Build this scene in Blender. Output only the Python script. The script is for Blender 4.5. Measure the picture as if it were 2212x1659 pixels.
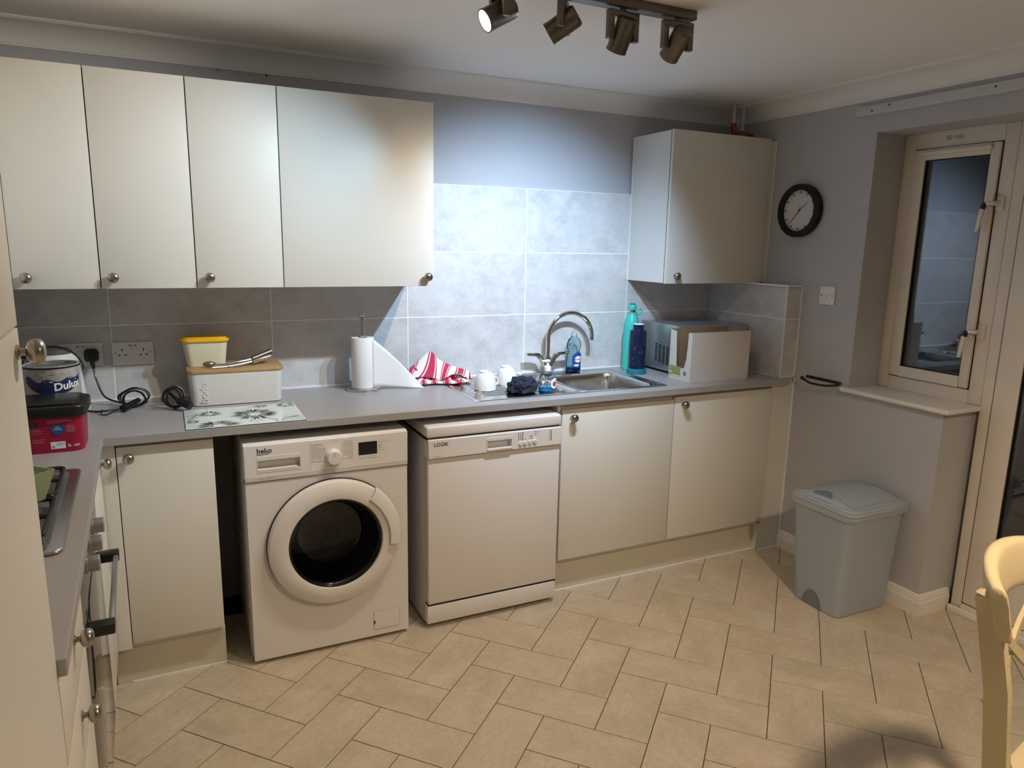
import bpy, bmesh, math, random
from mathutils import Vector, Matrix, Euler
random.seed(7)
R = math.radians
sc = bpy.context.scene
for _o in list(bpy.data.objects):
    bpy.data.objects.remove(_o)
COL = sc.collection

# ------------------------------------------------------------------ camera
CAM = Vector((-0.999, -3.182, 1.564))
YAW, PITCH, ROLL, FPX = R(25.804), R(-11.17), R(1.135), 1546.4
_f = Vector((math.sin(YAW)*math.cos(PITCH), math.cos(YAW)*math.cos(PITCH), math.sin(PITCH)))
_r = Vector((math.cos(YAW), -math.sin(YAW), 0))
_u = _r.cross(_f)
_r2 = _r*math.cos(ROLL) + _u*math.sin(ROLL)
_u2 = -_r*math.sin(ROLL) + _u*math.cos(ROLL)
cam = bpy.data.objects.new('camera', bpy.data.cameras.new('camera'))
COL.objects.link(cam)
cam.matrix_world = Matrix((( _r2.x, _u2.x, -_f.x, CAM.x), (_r2.y, _u2.y, -_f.y, CAM.y), (_r2.z, _u2.z, -_f.z, CAM.z), (0, 0, 0, 1)))
cam.data.sensor_fit = 'HORIZONTAL'
cam.data.sensor_width = 36.0
cam.data.lens = 36.0*FPX/2212.0
cam.data.clip_start = 0.05
sc.camera = cam

# ------------------------------------------------------------------ view + night sky
sc.view_settings.view_transform = 'Standard'
sc.view_settings.look = 'None'
sc.view_settings.gamma = 1.0
sc.view_settings.use_curve_mapping = False
sc.view_settings.exposure = 0.1
wd = bpy.data.worlds.new('night')
sc.world = wd
wd.use_nodes = True
wd.node_tree.nodes['Background'].inputs[0].default_value = (0.010, 0.012, 0.018, 1)
wd.node_tree.nodes['Background'].inputs[1].default_value = 0.25

# lamp settings (used by the lamps' own builders below)
COOL, COOL2, WARM, DINE = (0.47, 0.71, 1.0), (0.50, 0.76, 1.0), (1.0, 0.81, 0.60), (1.0, 0.79, 0.55)
SPOT_W = {'cool': 120.0, 'cool2': 54.0, 'warm': 40.0, 'left': 38.0}
DINE_L = 530.0      # radiance of the pendant's bulb

# ------------------------------------------------------------------ room numbers
XR, XL, XB, YB, ZC = 1.868, -1.835, 1.765, -0.567, 2.288
YREAR, XF = -5.2, 2.06
ZW0, ZW, YW = 0.889, 0.919, -0.602
YD = -0.580            # base door front
H1, TW, TH = 1.216, 0.602, 0.302

# ------------------------------------------------------------------ materials
MATS = {}
def nodes_of(m):
    m.use_nodes = True
    nt = m.node_tree
    return nt, nt.nodes, nt.links, nt.nodes['Principled BSDF']

def mat(name, col, rough=0.5, metal=0.0, spec=0.5, noise=None, bump=None, stretch=(1, 1, 1), rnd=0.0, coat=0.0, alpha=None, emit=None, trans=0.0, ior=1.45, sss=0.0):
    """noise=(scale, amount, detail) value mottling; bump=(scale, strength, distance)"""
    if name in MATS: return MATS[name]
    m = bpy.data.materials.new(name)
    nt, N, L, P = nodes_of(m)
    P.inputs['Base Color'].default_value = (*col, 1)
    P.inputs['Roughness'].default_value = rough
    P.inputs['Metallic'].default_value = metal
    P.inputs['Specular IOR Level'].default_value = spec
    P.inputs['IOR'].default_value = ior
    P.inputs['Transmission Weight'].default_value = trans
    if coat: P.inputs['Coat Weight'].default_value = coat
    if emit:
        P.inputs['Emission Color'].default_value = (*emit[0], 1)
        P.inputs['Emission Strength'].default_value = emit[1]
    vec = None
    if noise or bump:
        tc = N.new('ShaderNodeTexCoord'); mp = N.new('ShaderNodeMapping')
        mp.inputs['Scale'].default_value = stretch
        L.new(tc.outputs['Object'], mp.inputs['Vector'])
        vec = mp.outputs['Vector']
        if rnd:
            oi = N.new('ShaderNodeObjectInfo'); mm = N.new('ShaderNodeVectorMath'); mm.operation = 'ADD'
            ml = N.new('ShaderNodeMath'); ml.operation = 'MULTIPLY'; ml.inputs[1].default_value = 37.0
            L.new(oi.outputs['Random'], ml.inputs[0]); L.new(ml.outputs[0], mm.inputs[1]); L.new(vec, mm.inputs[0])
            vec = mm.outputs[0]
    if noise:
        nz = N.new('ShaderNodeTexNoise'); nz.inputs['Scale'].default_value = noise[0]
        nz.inputs['Detail'].default_value = noise[2] if len(noise) > 2 else 4
        L.new(vec, nz.inputs['Vector'])
        rp = N.new('ShaderNodeValToRGB')
        a = noise[1]
        rp.color_ramp.elements[0].position = 0.25; rp.color_ramp.elements[1].position = 0.75
        rp.color_ramp.elements[0].color = (*[c*(1-a) for c in col], 1)
        rp.color_ramp.elements[1].color = (*[min(1, c*(1+a)) for c in col], 1)
        L.new(nz.outputs['Fac'], rp.inputs['Fac'])
        L.new(rp.outputs['Color'], P.inputs['Base Color'])
    if bump:
        nb = N.new('ShaderNodeTexNoise'); nb.inputs['Scale'].default_value = bump[0]; nb.inputs['Detail'].default_value = 3
        L.new(vec, nb.inputs['Vector'])
        bp = N.new('ShaderNodeBump'); bp.inputs['Strength'].default_value = bump[1]
        bp.inputs['Distance'].default_value = bump[2] if len(bump) > 2 else 0.002
        L.new(nb.outputs['Fac'], bp.inputs['Height']); L.new(bp.outputs['Normal'], P.inputs['Normal'])
    MATS[name] = m
    return m

def stone_tile(name, c0, c1, c2, scale, stretch, rough, vein):
    """mottled stone-look tile with streaks, a different patch on each tile"""
    m = bpy.data.materials.new(name)
    nt, N, L, P = nodes_of(m)
    tc = N.new('ShaderNodeTexCoord'); mp = N.new('ShaderNodeMapping'); mp.inputs['Scale'].default_value = stretch
    oi = N.new('ShaderNodeObjectInfo')
    ml = N.new('ShaderNodeMath'); ml.operation = 'MULTIPLY'; ml.inputs[1].default_value = 53.0
    ad = N.new('ShaderNodeVectorMath'); ad.operation = 'ADD'
    L.new(tc.outputs['Object'], mp.inputs['Vector']); L.new(oi.outputs['Random'], ml.inputs[0])
    L.new(mp.outputs['Vector'], ad.inputs[0]); L.new(ml.outputs[0], ad.inputs[1])
    n1 = N.new('ShaderNodeTexNoise'); n1.inputs['Scale'].default_value = scale; n1.inputs['Detail'].default_value = 7; n1.inputs['Roughness'].default_value = 0.62
    n2 = N.new('ShaderNodeTexNoise'); n2.inputs['Scale'].default_value = scale*0.32; n2.inputs['Detail'].default_value = 3; n2.inputs['Distortion'].default_value = 0.8
    n3 = N.new('ShaderNodeTexNoise'); n3.inputs['Scale'].default_value = scale*9; n3.inputs['Detail'].default_value = 4; n3.inputs['Roughness'].default_value = 0.7
    for n in (n1, n2, n3): L.new(ad.outputs[0], n.inputs['Vector'])
    r1 = N.new('ShaderNodeValToRGB'); r1.color_ramp.elements[0].position = 0.32; r1.color_ramp.elements[1].position = 0.68
    r1.color_ramp.elements[0].color = (*c0, 1); r1.color_ramp.elements[1].color = (*c1, 1)
    mx = N.new('ShaderNodeMixRGB'); mx.inputs[2].default_value = (*c2, 1)
    r2 = N.new('ShaderNodeValToRGB'); r2.color_ramp.elements[0].position = 0.42; r2.color_ramp.elements[1].position = 0.70
    r2.color_ramp.elements[1].color = (vein, vein, vein, 1)
    L.new(n1.outputs['Fac'], r1.inputs['Fac']); L.new(n2.outputs['Fac'], r2.inputs['Fac'])
    L.new(r2.outputs['Color'], mx.inputs[0]); L.new(r1.outputs['Color'], mx.inputs[1])
    mo = N.new('ShaderNodeMixRGB'); mo.blend_type = 'OVERLAY'; mo.inputs[0].default_value = 0.28
    L.new(mx.outputs[0], mo.inputs[1]); L.new(n3.outputs['Fac'], mo.inputs[2])
    L.new(mo.outputs[0], P.inputs['Base Color'])
    P.inputs['Roughness'].default_value = rough
    bp = N.new('ShaderNodeBump'); bp.inputs['Strength'].default_value = 0.12; bp.inputs['Distance'].default_value = 0.001
    L.new(n3.outputs['Fac'], bp.inputs['Height']); L.new(bp.outputs['Normal'], P.inputs['Normal'])
    MATS[name] = m
    return m

def glass_mat(name, tint, rough=0.0, gloss=(0.95, 0.97, 1.0), ior=1.5, extra=0.0):
    """thin clear pane: Fresnel mix of a tinted see-through and a mirror"""
    m = bpy.data.materials.new(name)
    m.use_nodes = True
    nt = m.node_tree; N, L = nt.nodes, nt.links
    N.remove(N['Principled BSDF'])
    out = N['Material Output']
    fr = N.new('ShaderNodeFresnel'); fr.inputs['IOR'].default_value = ior
    tr = N.new('ShaderNodeBsdfTransparent'); tr.inputs['Color'].default_value = (*tint, 1)
    gl = N.new('ShaderNodeBsdfGlossy'); gl.inputs['Color'].default_value = (*gloss, 1); gl.inputs['Roughness'].default_value = rough
    mx = N.new('ShaderNodeMixShader')
    if extra:
        ad = N.new('ShaderNodeMath'); ad.operation = 'ADD'; ad.inputs[1].default_value = extra; ad.use_clamp = True
        L.new(fr.outputs[0], ad.inputs[0]); L.new(ad.outputs[0], mx.inputs[0])
    else:
        L.new(fr.outputs[0], mx.inputs[0])
    L.new(tr.outputs[0], mx.inputs[1]); L.new(gl.outputs[0], mx.inputs[2]); L.new(mx.outputs[0], out.inputs['Surface'])
    MATS[name] = m
    return m

mat('wall_paint', (0.475, 0.475, 0.495), 0.85, noise=(3, 0.03), bump=(140, 0.15, 0.0006))
mat('ceiling_paint', (0.88, 0.87, 0.86), 0.9, bump=(160, 0.12, 0.0006))
mat('coving_paint', (0.80, 0.79, 0.77), 0.75)
mat('batten_paint', (0.56, 0.56, 0.56), 0.8)
mat('white_gloss', (0.80, 0.77, 0.72), 0.35, noise=(6, 0.03))
mat('caulk', (0.85, 0.85, 0.85), 0.5)
mat('cabinet', (0.72, 0.70, 0.64), 0.42, noise=(2.2, 0.02), bump=(300, 0.06, 0.0003))
mat('carcass', (0.70, 0.69, 0.66), 0.5)
mat('plinth', (0.62, 0.58, 0.47), 0.45)
mat('gap_dark', (0.05, 0.045, 0.04), 0.8)
mat('worktop', (0.36, 0.345, 0.345), 0.36, noise=(220, 0.05, 2), bump=(400, 0.05, 0.0003))
mat('grout_wall', (0.90, 0.90, 0.90), 0.8)
mat('grout_floor', (0.055, 0.04, 0.028), 0.8)
stone_tile('wall_tile', (0.50, 0.49, 0.485), (0.64, 0.63, 0.625), (0.67, 0.66, 0.655), 13.0, (1, 1, 1.3), 0.34, 0.6)
stone_tile('floor_tile', (0.47, 0.405, 0.30), (0.63, 0.55, 0.425), (0.59, 0.48, 0.38), 6.0, (0.8, 1.25, 1), 0.42, 0.5)
mat('steel', (0.64, 0.62, 0.60), 0.19, 1.0, noise=(60, 0.06, 2), stretch=(0.4, 6, 6))
mat('chrome', (0.75, 0.74, 0.72), 0.06, 1.0)
mat('nickel', (0.40, 0.37, 0.33), 0.26, 1.0)
mat('lamp_metal', (0.20, 0.175, 0.145), 0.38, 0.9, noise=(40, 0.08, 2), stretch=(1, 1, 5))
mat('silver_paint', (0.42, 0.43, 0.45), 0.32, 0.75)
mat('appliance', (0.76, 0.73, 0.71), 0.36)
mat('appliance_panel', (0.78, 0.75, 0.73), 0.33)
mat('appliance_side', (0.62, 0.60, 0.59), 0.5)
mat('print_grey', (0.34, 0.33, 0.31), 0.6)
mat('print_dark', (0.03, 0.03, 0.035), 0.5)
mat('screen_black', (0.006, 0.006, 0.007), 0.12)
mat('rubber_dark', (0.012, 0.012, 0.013), 0.45)
mat('cable_black', (0.008, 0.008, 0.009), 0.3)
mat('drum', (0.22, 0.22, 0.22), 0.3, 0.9, noise=(90, 0.3, 1))
mat('black_plastic', (0.010, 0.010, 0.011), 0.33)
mat('black_matt', (0.006, 0.006, 0.007), 0.6)
mat('socket_white', (0.78, 0.77, 0.76), 0.3)
mat('kettle_grey', (0.09, 0.085, 0.08), 0.5)
mat('red_tub', (0.30, 0.004, 0.035), 0.38, noise=(9, 0.1))
mat('paint_can', (0.52, 0.50, 0.47), 0.38, 0.25, noise=(14, 0.10))
mat('can_lid', (0.32, 0.31, 0.30), 0.32, 0.6, noise=(26, 0.85, 6), stretch=(1, 3, 1))
mat('navy_print', (0.012, 0.020, 0.085), 0.4)
mat('cream_print', (0.66, 0.52, 0.25), 0.4)
mat('white_print', (0.85, 0.85, 0.85), 0.45)
mat('pink_print', (0.62, 0.22, 0.28), 0.5)
mat('blue_print', (0.02, 0.07, 0.28), 0.4)
mat('olive_print', (0.30, 0.28, 0.10), 0.5)
mat('paper_white', (0.86, 0.85, 0.83), 0.9, bump=(260, 0.5, 0.001))
mat('bread_white', (0.70, 0.69, 0.66), 0.5)
mat('bamboo', (0.46, 0.29, 0.13), 0.45, noise=(14, 0.22, 5), stretch=(0.8, 14, 1))
mat('tub_cream', (0.74, 0.70, 0.52), 0.35, sss=0)
mat('yellow_lid', (0.85, 0.46, 0.012), 0.35)
mat('board_glass', (0.72, 0.80, 0.78), 0.06, coat=0.6)
mat('board_edge', (0.05, 0.12, 0.10), 0.15)
mat('print_ink', (0.16, 0.17, 0.17), 0.3)
mat('print_ink_light', (0.38, 0.41, 0.41), 0.3)
mat('ceramic', (0.84, 0.82, 0.79), 0.10, coat=0.5)
mat('navy_cloth', (0.022, 0.030, 0.050), 0.95, bump=(420, 1.0, 0.004), noise=(160, 0.6, 2))
mat('mint', (0.05, 0.52, 0.45), 0.4)
mat('mint_dark', (0.03, 0.22, 0.21), 0.4)
mat('teal', (0.01, 0.17, 0.22), 0.4)
mat('navy_bottle', (0.005, 0.013, 0.045), 0.25)
mat('bottle_print', (0.07, 0.085, 0.12), 0.4)
mat('dish_liquid', (0.005, 0.05, 0.22), 0.12)
mat('soap_liquid', (0.01, 0.30, 0.62), 0.08)
mat('label_red', (0.62, 0.03, 0.06), 0.4)
mat('green_plastic', (0.33, 0.42, 0.27), 0.45)
mat('cardboard', (0.28, 0.185, 0.10), 0.85, noise=(20, 0.12))
mat('card_white', (0.60, 0.57, 0.53), 0.7)
mat('bin_blue', (0.37, 0.42, 0.47), 0.42, bump=(500, 0.15, 0.0004))
mat('bin_dark', (0.17, 0.20, 0.23), 0.5)
mat('bag_white', (0.75, 0.74, 0.71), 0.5)
mat('chair_paint', (0.72, 0.60, 0.36), 0.38, noise=(8, 0.05))
mat('cushion_green', (0.012, 0.030, 0.018), 0.85)
mat('copper', (0.28, 0.075, 0.035), 0.45, 0.55, noise=(60, 0.5, 3))
mat('brass_old', (0.30, 0.15, 0.05), 0.45, 0.6, noise=(60, 0.4, 3))
mat('pipe_paint', (0.60, 0.58, 0.55), 0.7, noise=(50, 0.25, 4))
mat('upvc', (0.74, 0.68, 0.60), 0.38, noise=(5, 0.05))
mat('smudge', (0.44, 0.42, 0.38), 0.8)
mat('clock_dial', (0.66, 0.65, 0.66), 0.4)
mat('hob_steel', (0.45, 0.43, 0.43), 0.30, 1.0)
mat('cast_iron', (0.008, 0.008, 0.008), 0.32)
mat('orange_red', (0.45, 0.10, 0.04), 0.5)
mat('lens_on', (1, 1, 1), 0.4, emit=((1.0, 0.93, 0.82), 22.0))
mat('lens_cool', (1, 1, 1), 0.4, emit=((0.75, 0.88, 1.0), 22.0))
mat('shade_warm', (0.9, 0.85, 0.75), 0.7, emit=(DINE, DINE_L))
glass_mat('window_glass', (0.90, 0.92, 0.93), 0.0, ior=1.58)
glass_mat('washer_glass', (0.55, 0.55, 0.55), 0.02, ior=1.45)
glass_mat('oven_glass', (0.03, 0.03, 0.03), 0.03, ior=1.6, extra=0.10)
glass_mat('bottle_clear', (0.93, 0.97, 0.99), 0.02, ior=1.18)
glass_mat('bottle_teal', (0.76, 0.88, 0.90), 0.05, ior=1.25)

def stripes_mat():
    m = bpy.data.materials.new('striped_towel')
    nt, N, L, P = nodes_of(m)
    uv = N.new('ShaderNodeUVMap'); uv.uv_map = ''
    sp = N.new('ShaderNodeSeparateXYZ'); L.new(uv.outputs[0], sp.inputs[0])
    fr = N.new('ShaderNodeMath'); fr.operation = 'FRACT'
    mu = N.new('ShaderNodeMath'); mu.operation = 'MULTIPLY'; mu.inputs[1].default_value = 1.0
    L.new(sp.outputs['X'], mu.inputs[0]); L.new(mu.outputs[0], fr.inputs[0])
    rp = N.new('ShaderNodeValToRGB'); rp.color_ramp.interpolation = 'CONSTANT'
    W, Rd = (0.80, 0.74, 0.70, 1), (0.50, 0.03, 0.085, 1)
    els = rp.color_ramp.elements
    els[0].position = 0; els[0].color = W
    els[1].position = 0.30; els[1].color = Rd
    for p, c in ((0.37, W), (0.42, Rd), (0.74, W), (0.79, Rd), (0.86, W)):
        e = els.new(p); e.color = c
    L.new(fr.outputs[0], rp.inputs['Fac']); L.new(rp.outputs['Color'], P.inputs['Base Color'])
    P.inputs['Roughness'].default_value = 0.95
    MATS['striped_towel'] = m
stripes_mat()

# ------------------------------------------------------------------ mesh helpers
class MB:
    def __init__(s): s.bm = bmesh.new()
    def _merge(s, tb, M=None):
        if M is not None: bmesh.ops.transform(tb, matrix=M, verts=tb.verts)
        me = bpy.data.meshes.new('tmp'); tb.to_mesh(me); tb.free()
        s.bm.from_mesh(me); bpy.data.meshes.remove(me)
        return s
    def box(s, x0, x1, y0, y1, z0, z1, bev=0.0, seg=2, M=None):
        tb = bmesh.new()
        v = [tb.verts.new((x, y, z)) for x in (min(x0, x1), max(x0, x1)) for y in (min(y0, y1), max(y0, y1)) for z in (min(z0, z1), max(z0, z1))]
        for f in ((0, 1, 3, 2), (4, 6, 7, 5), (0, 4, 5, 1), (2, 3, 7, 6), (0, 2, 6, 4), (1, 5, 7, 3)):
            tb.faces.new([v[i] for i in f])
        if bev > 0:
            bmesh.ops.bevel(tb, geom=list(tb.edges), offset=bev, segments=seg, affect='EDGES', profile=0.5)
        return s._merge(tb, M)
    def prism(s, poly, d0, d1, axis='z', bev=0.0, seg=2, M=None):
        """poly: 2-D outline; axis z -> (x,y), y -> (x,z), x -> (y,z)"""
        tb = bmesh.new()
        def P(a, b, d): return {'z': (a, b, d), 'y': (a, d, b), 'x': (d, a, b)}[axis]
        A = [tb.verts.new(P(a, b, d0)) for a, b in poly]; B = [tb.verts.new(P(a, b, d1)) for a, b in poly]
        n = len(poly)
        tb.faces.new(A); tb.faces.new(B[::-1])
        for i in range(n): tb.faces.new([A[i], B[i], B[(i+1) % n], A[(i+1) % n]])
        bmesh.ops.recalc_face_normals(tb, faces=tb.faces)
        if bev > 0:
            ed = [e for e in tb.edges if e.calc_face_angle(0) > 0.5]
            bmesh.ops.bevel(tb, geom=ed, offset=bev, segments=seg, affect='EDGES', profile=0.5)
        return s._merge(tb, M)
    def lathe(s, prof, n=32, M=None, axis='z', center=(0, 0, 0), a0=0.0, a1=2*math.pi):
        tb = bmesh.new(); rings = []
        full = abs(a1-a0-2*math.pi) < 1e-6
        for r, z in prof:
            if r < 1e-7: rings.append([tb.verts.new((0, 0, z))]); continue
            rings.append([tb.verts.new((r*math.cos(a0+(a1-a0)*i/n), r*math.sin(a0+(a1-a0)*i/n), z)) for i in range(n if full else n+1)])
        for a, b in zip(rings, rings[1:]):
            k = n
            for i in range(k):
                j = (i+1) % n if full else i+1
                q = []
                for R_, idx in ((a, i), (a, j), (b, j), (b, i)):
                    w = R_[0] if len(R_) == 1 else R_[idx]
                    if w not in q: q.append(w)
                if len(q) >= 3:
                    try: tb.faces.new(q)
                    except ValueError: pass
        bmesh.ops.recalc_face_normals(tb, faces=tb.faces)
        if axis == 'y': bmesh.ops.rotate(tb, verts=tb.verts, cent=(0, 0, 0), matrix=Matrix.Rotation(R(90), 3, 'X'))   # +z -> -y
        if axis == 'x': bmesh.ops.rotate(tb, verts=tb.verts, cent=(0, 0, 0), matrix=Matrix.Rotation(R(90), 3, 'Y'))   # +z -> +x
        bmesh.ops.translate(tb, vec=center, verts=tb.verts)
        return s._merge(tb, M)
    def tube(s, pts, r, n=10, caps=True, M=None, closed=False):
        tb = bmesh.new(); pts = [Vector(p) for p in pts]; rings = []
        m = len(pts)
        rr = r if isinstance(r, (list, tuple)) else [r]*m
        prev = None
        for i, p in enumerate(pts):
            a = pts[(i-1) % m] if closed else pts[max(i-1, 0)]; b = pts[(i+1) % m] if closed else pts[min(i+1, m-1)]
            t = (b-a).normalized()
            if prev is None:
                up = Vector((0, 0, 1)) if abs(t.z) < 0.9 else Vector((1, 0, 0))
            else: up = prev
            sx = t.cross(up)
            if sx.length < 1e-6: sx = t.orthogonal()
            sx.normalize(); up = sx.cross(t).normalized(); prev = up
            rings.append([tb.verts.new(p + (sx*math.cos(2*math.pi*k/n) + up*math.sin(2*math.pi*k/n))*rr[i]) for k in range(n)])
        L_ = list(zip(rings, rings[1:])) + ([(rings[-1], rings[0])] if closed else [])
        for a, b in L_:
            for k in range(n): tb.faces.new([a[k], a[(k+1) % n], b[(k+1) % n], b[k]])
        if caps and not closed:
            tb.faces.new(rings[0][::-1]); tb.faces.new(rings[-1])
        bmesh.ops.recalc_face_normals(tb, faces=tb.faces)
        return s._merge(tb, M)
    def cyl(s, p0, p1, r0, r1=None, n=24):
        return s.tube([p0, p1], [r0, r0 if r1 is None else r1], n)
    def sphere(s, c, r, n=16, sq=(1, 1, 1)):
        tb = bmesh.new(); bmesh.ops.create_uvsphere(tb, u_segments=n, v_segments=max(6, n//2), radius=1.0)
        M = Matrix.Translation(c) @ Matrix.Diagonal((r*sq[0], r*sq[1], r*sq[2], 1))
        return s._merge(tb, M)
    def raw(s, verts, faces, uvs=None):
        bv = [s.bm.verts.new(v) for v in verts]
        lay = s.bm.loops.layers.uv.verify() if uvs else None
        for f in faces:
            try:
                fc = s.bm.faces.new([bv[i] for i in f])
                if uvs:
                    for lp, i in zip(fc.loops, f): lp[lay].uv = uvs[i]
            except ValueError: pass
        return s
    def grid(s, fn, nu, nv, uvfn=None):
        V, F, U = [], [], []
        for i in range(nu+1):
            for j in range(nv+1):
                V.append(fn(i/nu, j/nv)); U.append(uvfn(i/nu, j/nv) if uvfn else (i/nu, j/nv))
        for i in range(nu):
            for j in range(nv):
                a = i*(nv+1)+j; F.append((a, a+nv+1, a+nv+2, a+1))
        return s.raw(V, F, U)
    def slab(s, polys, z0, z1):
        """flat slab from convex polygons that share corners; holes stay open"""
        idx, top = {}, []
        def key(p): return (round(p[0], 5), round(p[1], 5))
        T, B = {}, {}
        for pl in polys:
            for p in pl:
                k = key(p)
                if k not in T:
                    T[k] = s.bm.verts.new((p[0], p[1], z1)); B[k] = s.bm.verts.new((p[0], p[1], z0))
        cnt = {}
        for pl in polys:
            ks = [key(p) for p in pl]
            s.bm.faces.new([T[k] for k in ks]); s.bm.faces.new([B[k] for k in ks[::-1]])
            for a, b in zip(ks, ks[1:]+ks[:1]): cnt.setdefault(frozenset((a, b)), []).append((a, b))
        for e, l in cnt.items():
            if len(l) == 1:
                a, b = l[0]; s.bm.faces.new([T[a], B[a], B[b], T[b]])
        return s

THINGS = {}
def smooth(me, ang=35):
    for p in me.polygons: p.use_smooth = True
    try: me.set_sharp_from_angle(angle=R(ang))
    except Exception: pass

def ob(name, mb, material, parent=None, kind=None, label=None, sm=35, solid=0.0, subd=0):
    if parent is not None:
        root = parent
        while root.parent is not None: root = root.parent
        off = THINGS.get(root.name)
        if off is not None: bmesh.ops.translate(mb.bm, vec=(-off[0], -off[1], -off[2]), verts=mb.bm.verts)
    me = bpy.data.meshes.new(name)
    bmesh.ops.recalc_face_normals(mb.bm, faces=mb.bm.faces)
    mb.bm.to_mesh(me); mb.bm.free()
    if sm: smooth(me, sm)
    o = bpy.data.objects.new(name, me); COL.objects.link(o)
    me.materials.append(MATS[material])
    if parent is not None: o.parent = parent
    if kind: o['kind'] = kind
    if label: o['label'] = label
    if solid:
        md = o.modifiers.new('Solidify', 'SOLIDIFY'); md.thickness = solid; md.offset = 0
    if subd:
        md = o.modifiers.new('Subdivision', 'SUBSURF'); md.levels = subd; md.render_levels = subd
    return o

def thing(name, label, cat, loc=(0, 0, 0), rz=0.0, group=None, world=True):
    """an Empty at the base of a thing; with world=True the parts are given in room coordinates"""
    o = bpy.data.objects.new(name, None); COL.objects.link(o)
    o.location = loc; o.rotation_euler = (0, 0, rz); o.empty_display_size = 0.05
    o['label'] = label; o['category'] = cat
    if group: o['group'] = group
    if world and rz == 0: THINGS[o.name] = tuple(loc)
    return o

def tag(o, label, cat, group=None):
    o['label'] = label; o['category'] = cat
    if group: o['group'] = group
    return o

def struct(name, mb, material, parent=None, sm=35):
    o = ob(name, mb, material, parent, sm=sm)
    if parent is None: o['kind'] = 'structure'
    return o

def origin(o, loc):
    """move a mesh object's origin to its base without moving the mesh"""
    v = Vector(loc)
    o.data.transform(Matrix.Translation(-v)); o.location = v
    return o

def text_bm(body, size, M, extrude=0.0, bend=None, bold=0.0, align='LEFT', res=3):
    cu = bpy.data.curves.new('txt', 'FONT'); cu.body = body; cu.size = size; cu.extrude = extrude
    cu.align_x = align; cu.resolution_u = res; cu.offset = bold
    o = bpy.data.objects.new('txt', cu); COL.objects.link(o)
    dg = bpy.context.evaluated_depsgraph_get(); dg.update()
    me = bpy.data.meshes.new_from_object(o.evaluated_get(dg))
    bpy.data.objects.remove(o); bpy.data.curves.remove(cu)
    mb = MB(); mb.bm.from_mesh(me); bpy.data.meshes.remove(me)
    if bend: 
        for v in mb.bm.verts: v.co = bend(v.co)
    else: bmesh.ops.transform(mb.bm, matrix=M, verts=mb.bm.verts)
    return mb
def FRONT(x, y, z, tilt=0): return Matrix.Translation((x, y, z)) @ Matrix.Rotation(R(90), 4, 'X') @ Matrix.Rotation(tilt, 4, 'Z')   # text on a face turned to -y

def rrect(x0, x1, y0, y1, r, n=5):
    P = []
    for cx, cy, a in ((x1-r, y1-r, 0), (x0+r, y1-r, 90), (x0+r, y0+r, 180), (x1-r, y0+r, 270)):
        for k in range(n+1):
            t = R(a + 90*k/n); P.append((cx+r*math.cos(t), cy+r*math.sin(t)))
    return P

# ------------------------------------------------------------------ floor
floor_o = struct('floor', MB().box(XL, 2.2, YREAR, 0.0, -0.06, -0.002), 'grout_floor')
FO, FW, FT = Vector((0.075, -0.803)), 0.1758, -0.825
FA = Vector((math.cos(FT), math.sin(FT))); FB = Vector((-FA.y, FA.x))
def clip(poly, a, b, c):        # keep a*x + b*y <= c
    out = []
    for p, q in zip(poly, poly[1:]+poly[:1]):
        dp, dq = a*p[0]+b*p[1]-c, a*q[0]+b*q[1]-c
        if dp <= 0: out.append(p)
        if (dp < 0 < dq) or (dq < 0 < dp):
            t = dp/(dp-dq); out.append((p[0]+(q[0]-p[0])*t, p[1]+(q[1]-p[1])*t))
    return out
def area(p): return abs(sum(a[0]*b[1]-b[0]*a[1] for a, b in zip(p, p[1:]+p[:1])))/2
def tile_mesh(name, poly):      # poly in tile coordinates, top at 0, small chamfer
    c = Vector((sum(p[0] for p in poly)/len(poly), sum(p[1] for p in poly)/len(poly)))
    V, F = [], []
    n = len(poly)
    ins = 0.0012
    for p in poly:
        d = (c-Vector(p)); d.normalize(); V.append((p[0]+d.x*ins, p[1]+d.y*ins, 0.0))
    for p in poly: V.append((p[0], p[1], -0.0006))
    for p in poly: V.append((p[0], p[1], -0.0022))
    F.append(tuple(range(n)))
    for k in (0, n):
        for i in range(n): F.append((k+i, k+n+i, k+n+(i+1) % n, k+(i+1) % n))
    me = bpy.data.meshes.new(name); me.from_pydata(V, [], F); me.update()
    me.materials.append(MATS['floor_tile'])
    return me
g = 0.0014
full = tile_mesh('floor_tile', [(g, g), (2*FW-g, g), (2*FW-g, FW-g), (g, FW-g)])
cand = []
for m in range(-40, 41):
    for n in range(-22, 23):
        a, b = m+2*n, -m+2*n
        for vert in (0, 1):
            if not vert: o2 = FO + FA*(a*FW) + FB*((b-1)*FW); ang = FT
            else: o2 = FO + FA*((a+2)*FW) + FB*(b*FW); ang = FT+math.pi/2
            ex = Vector((math.cos(ang), math.sin(ang))); ey = Vector((-ex.y, ex.x))
            c = o2 + ex*FW + ey*FW/2
            if not (-2.1 < c.x < 2.3 and -5.4 < c.y < 0.1): continue
            poly = [o2+ex*x+ey*y for x, y in ((g, g), (2*FW-g, g), (2*FW-g, FW-g), (g, FW-g))]
            poly = [(p.x, p.y) for p in poly]
            whole = area(poly)
            cp = poly
            for h in ((1, 0, 2.055), (-1, 0, 1.30), (0, 1, -0.18), (0, -1, 5.15)):
                if cp: cp = clip(cp, *h)
            if len(cp) < 3 or area(cp) < 0.0006: continue
            d = Vector((c.x-CAM.x, c.y-CAM.y))
            cand.append((d.length + (6 if d.dot(Vector((_f.x, _f.y))) < 0.35 else 0), o2, ang, ex, ey, cp, area(cp) > whole*0.999))
cand.sort(key=lambda t: t[0])
rest = MB()
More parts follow.
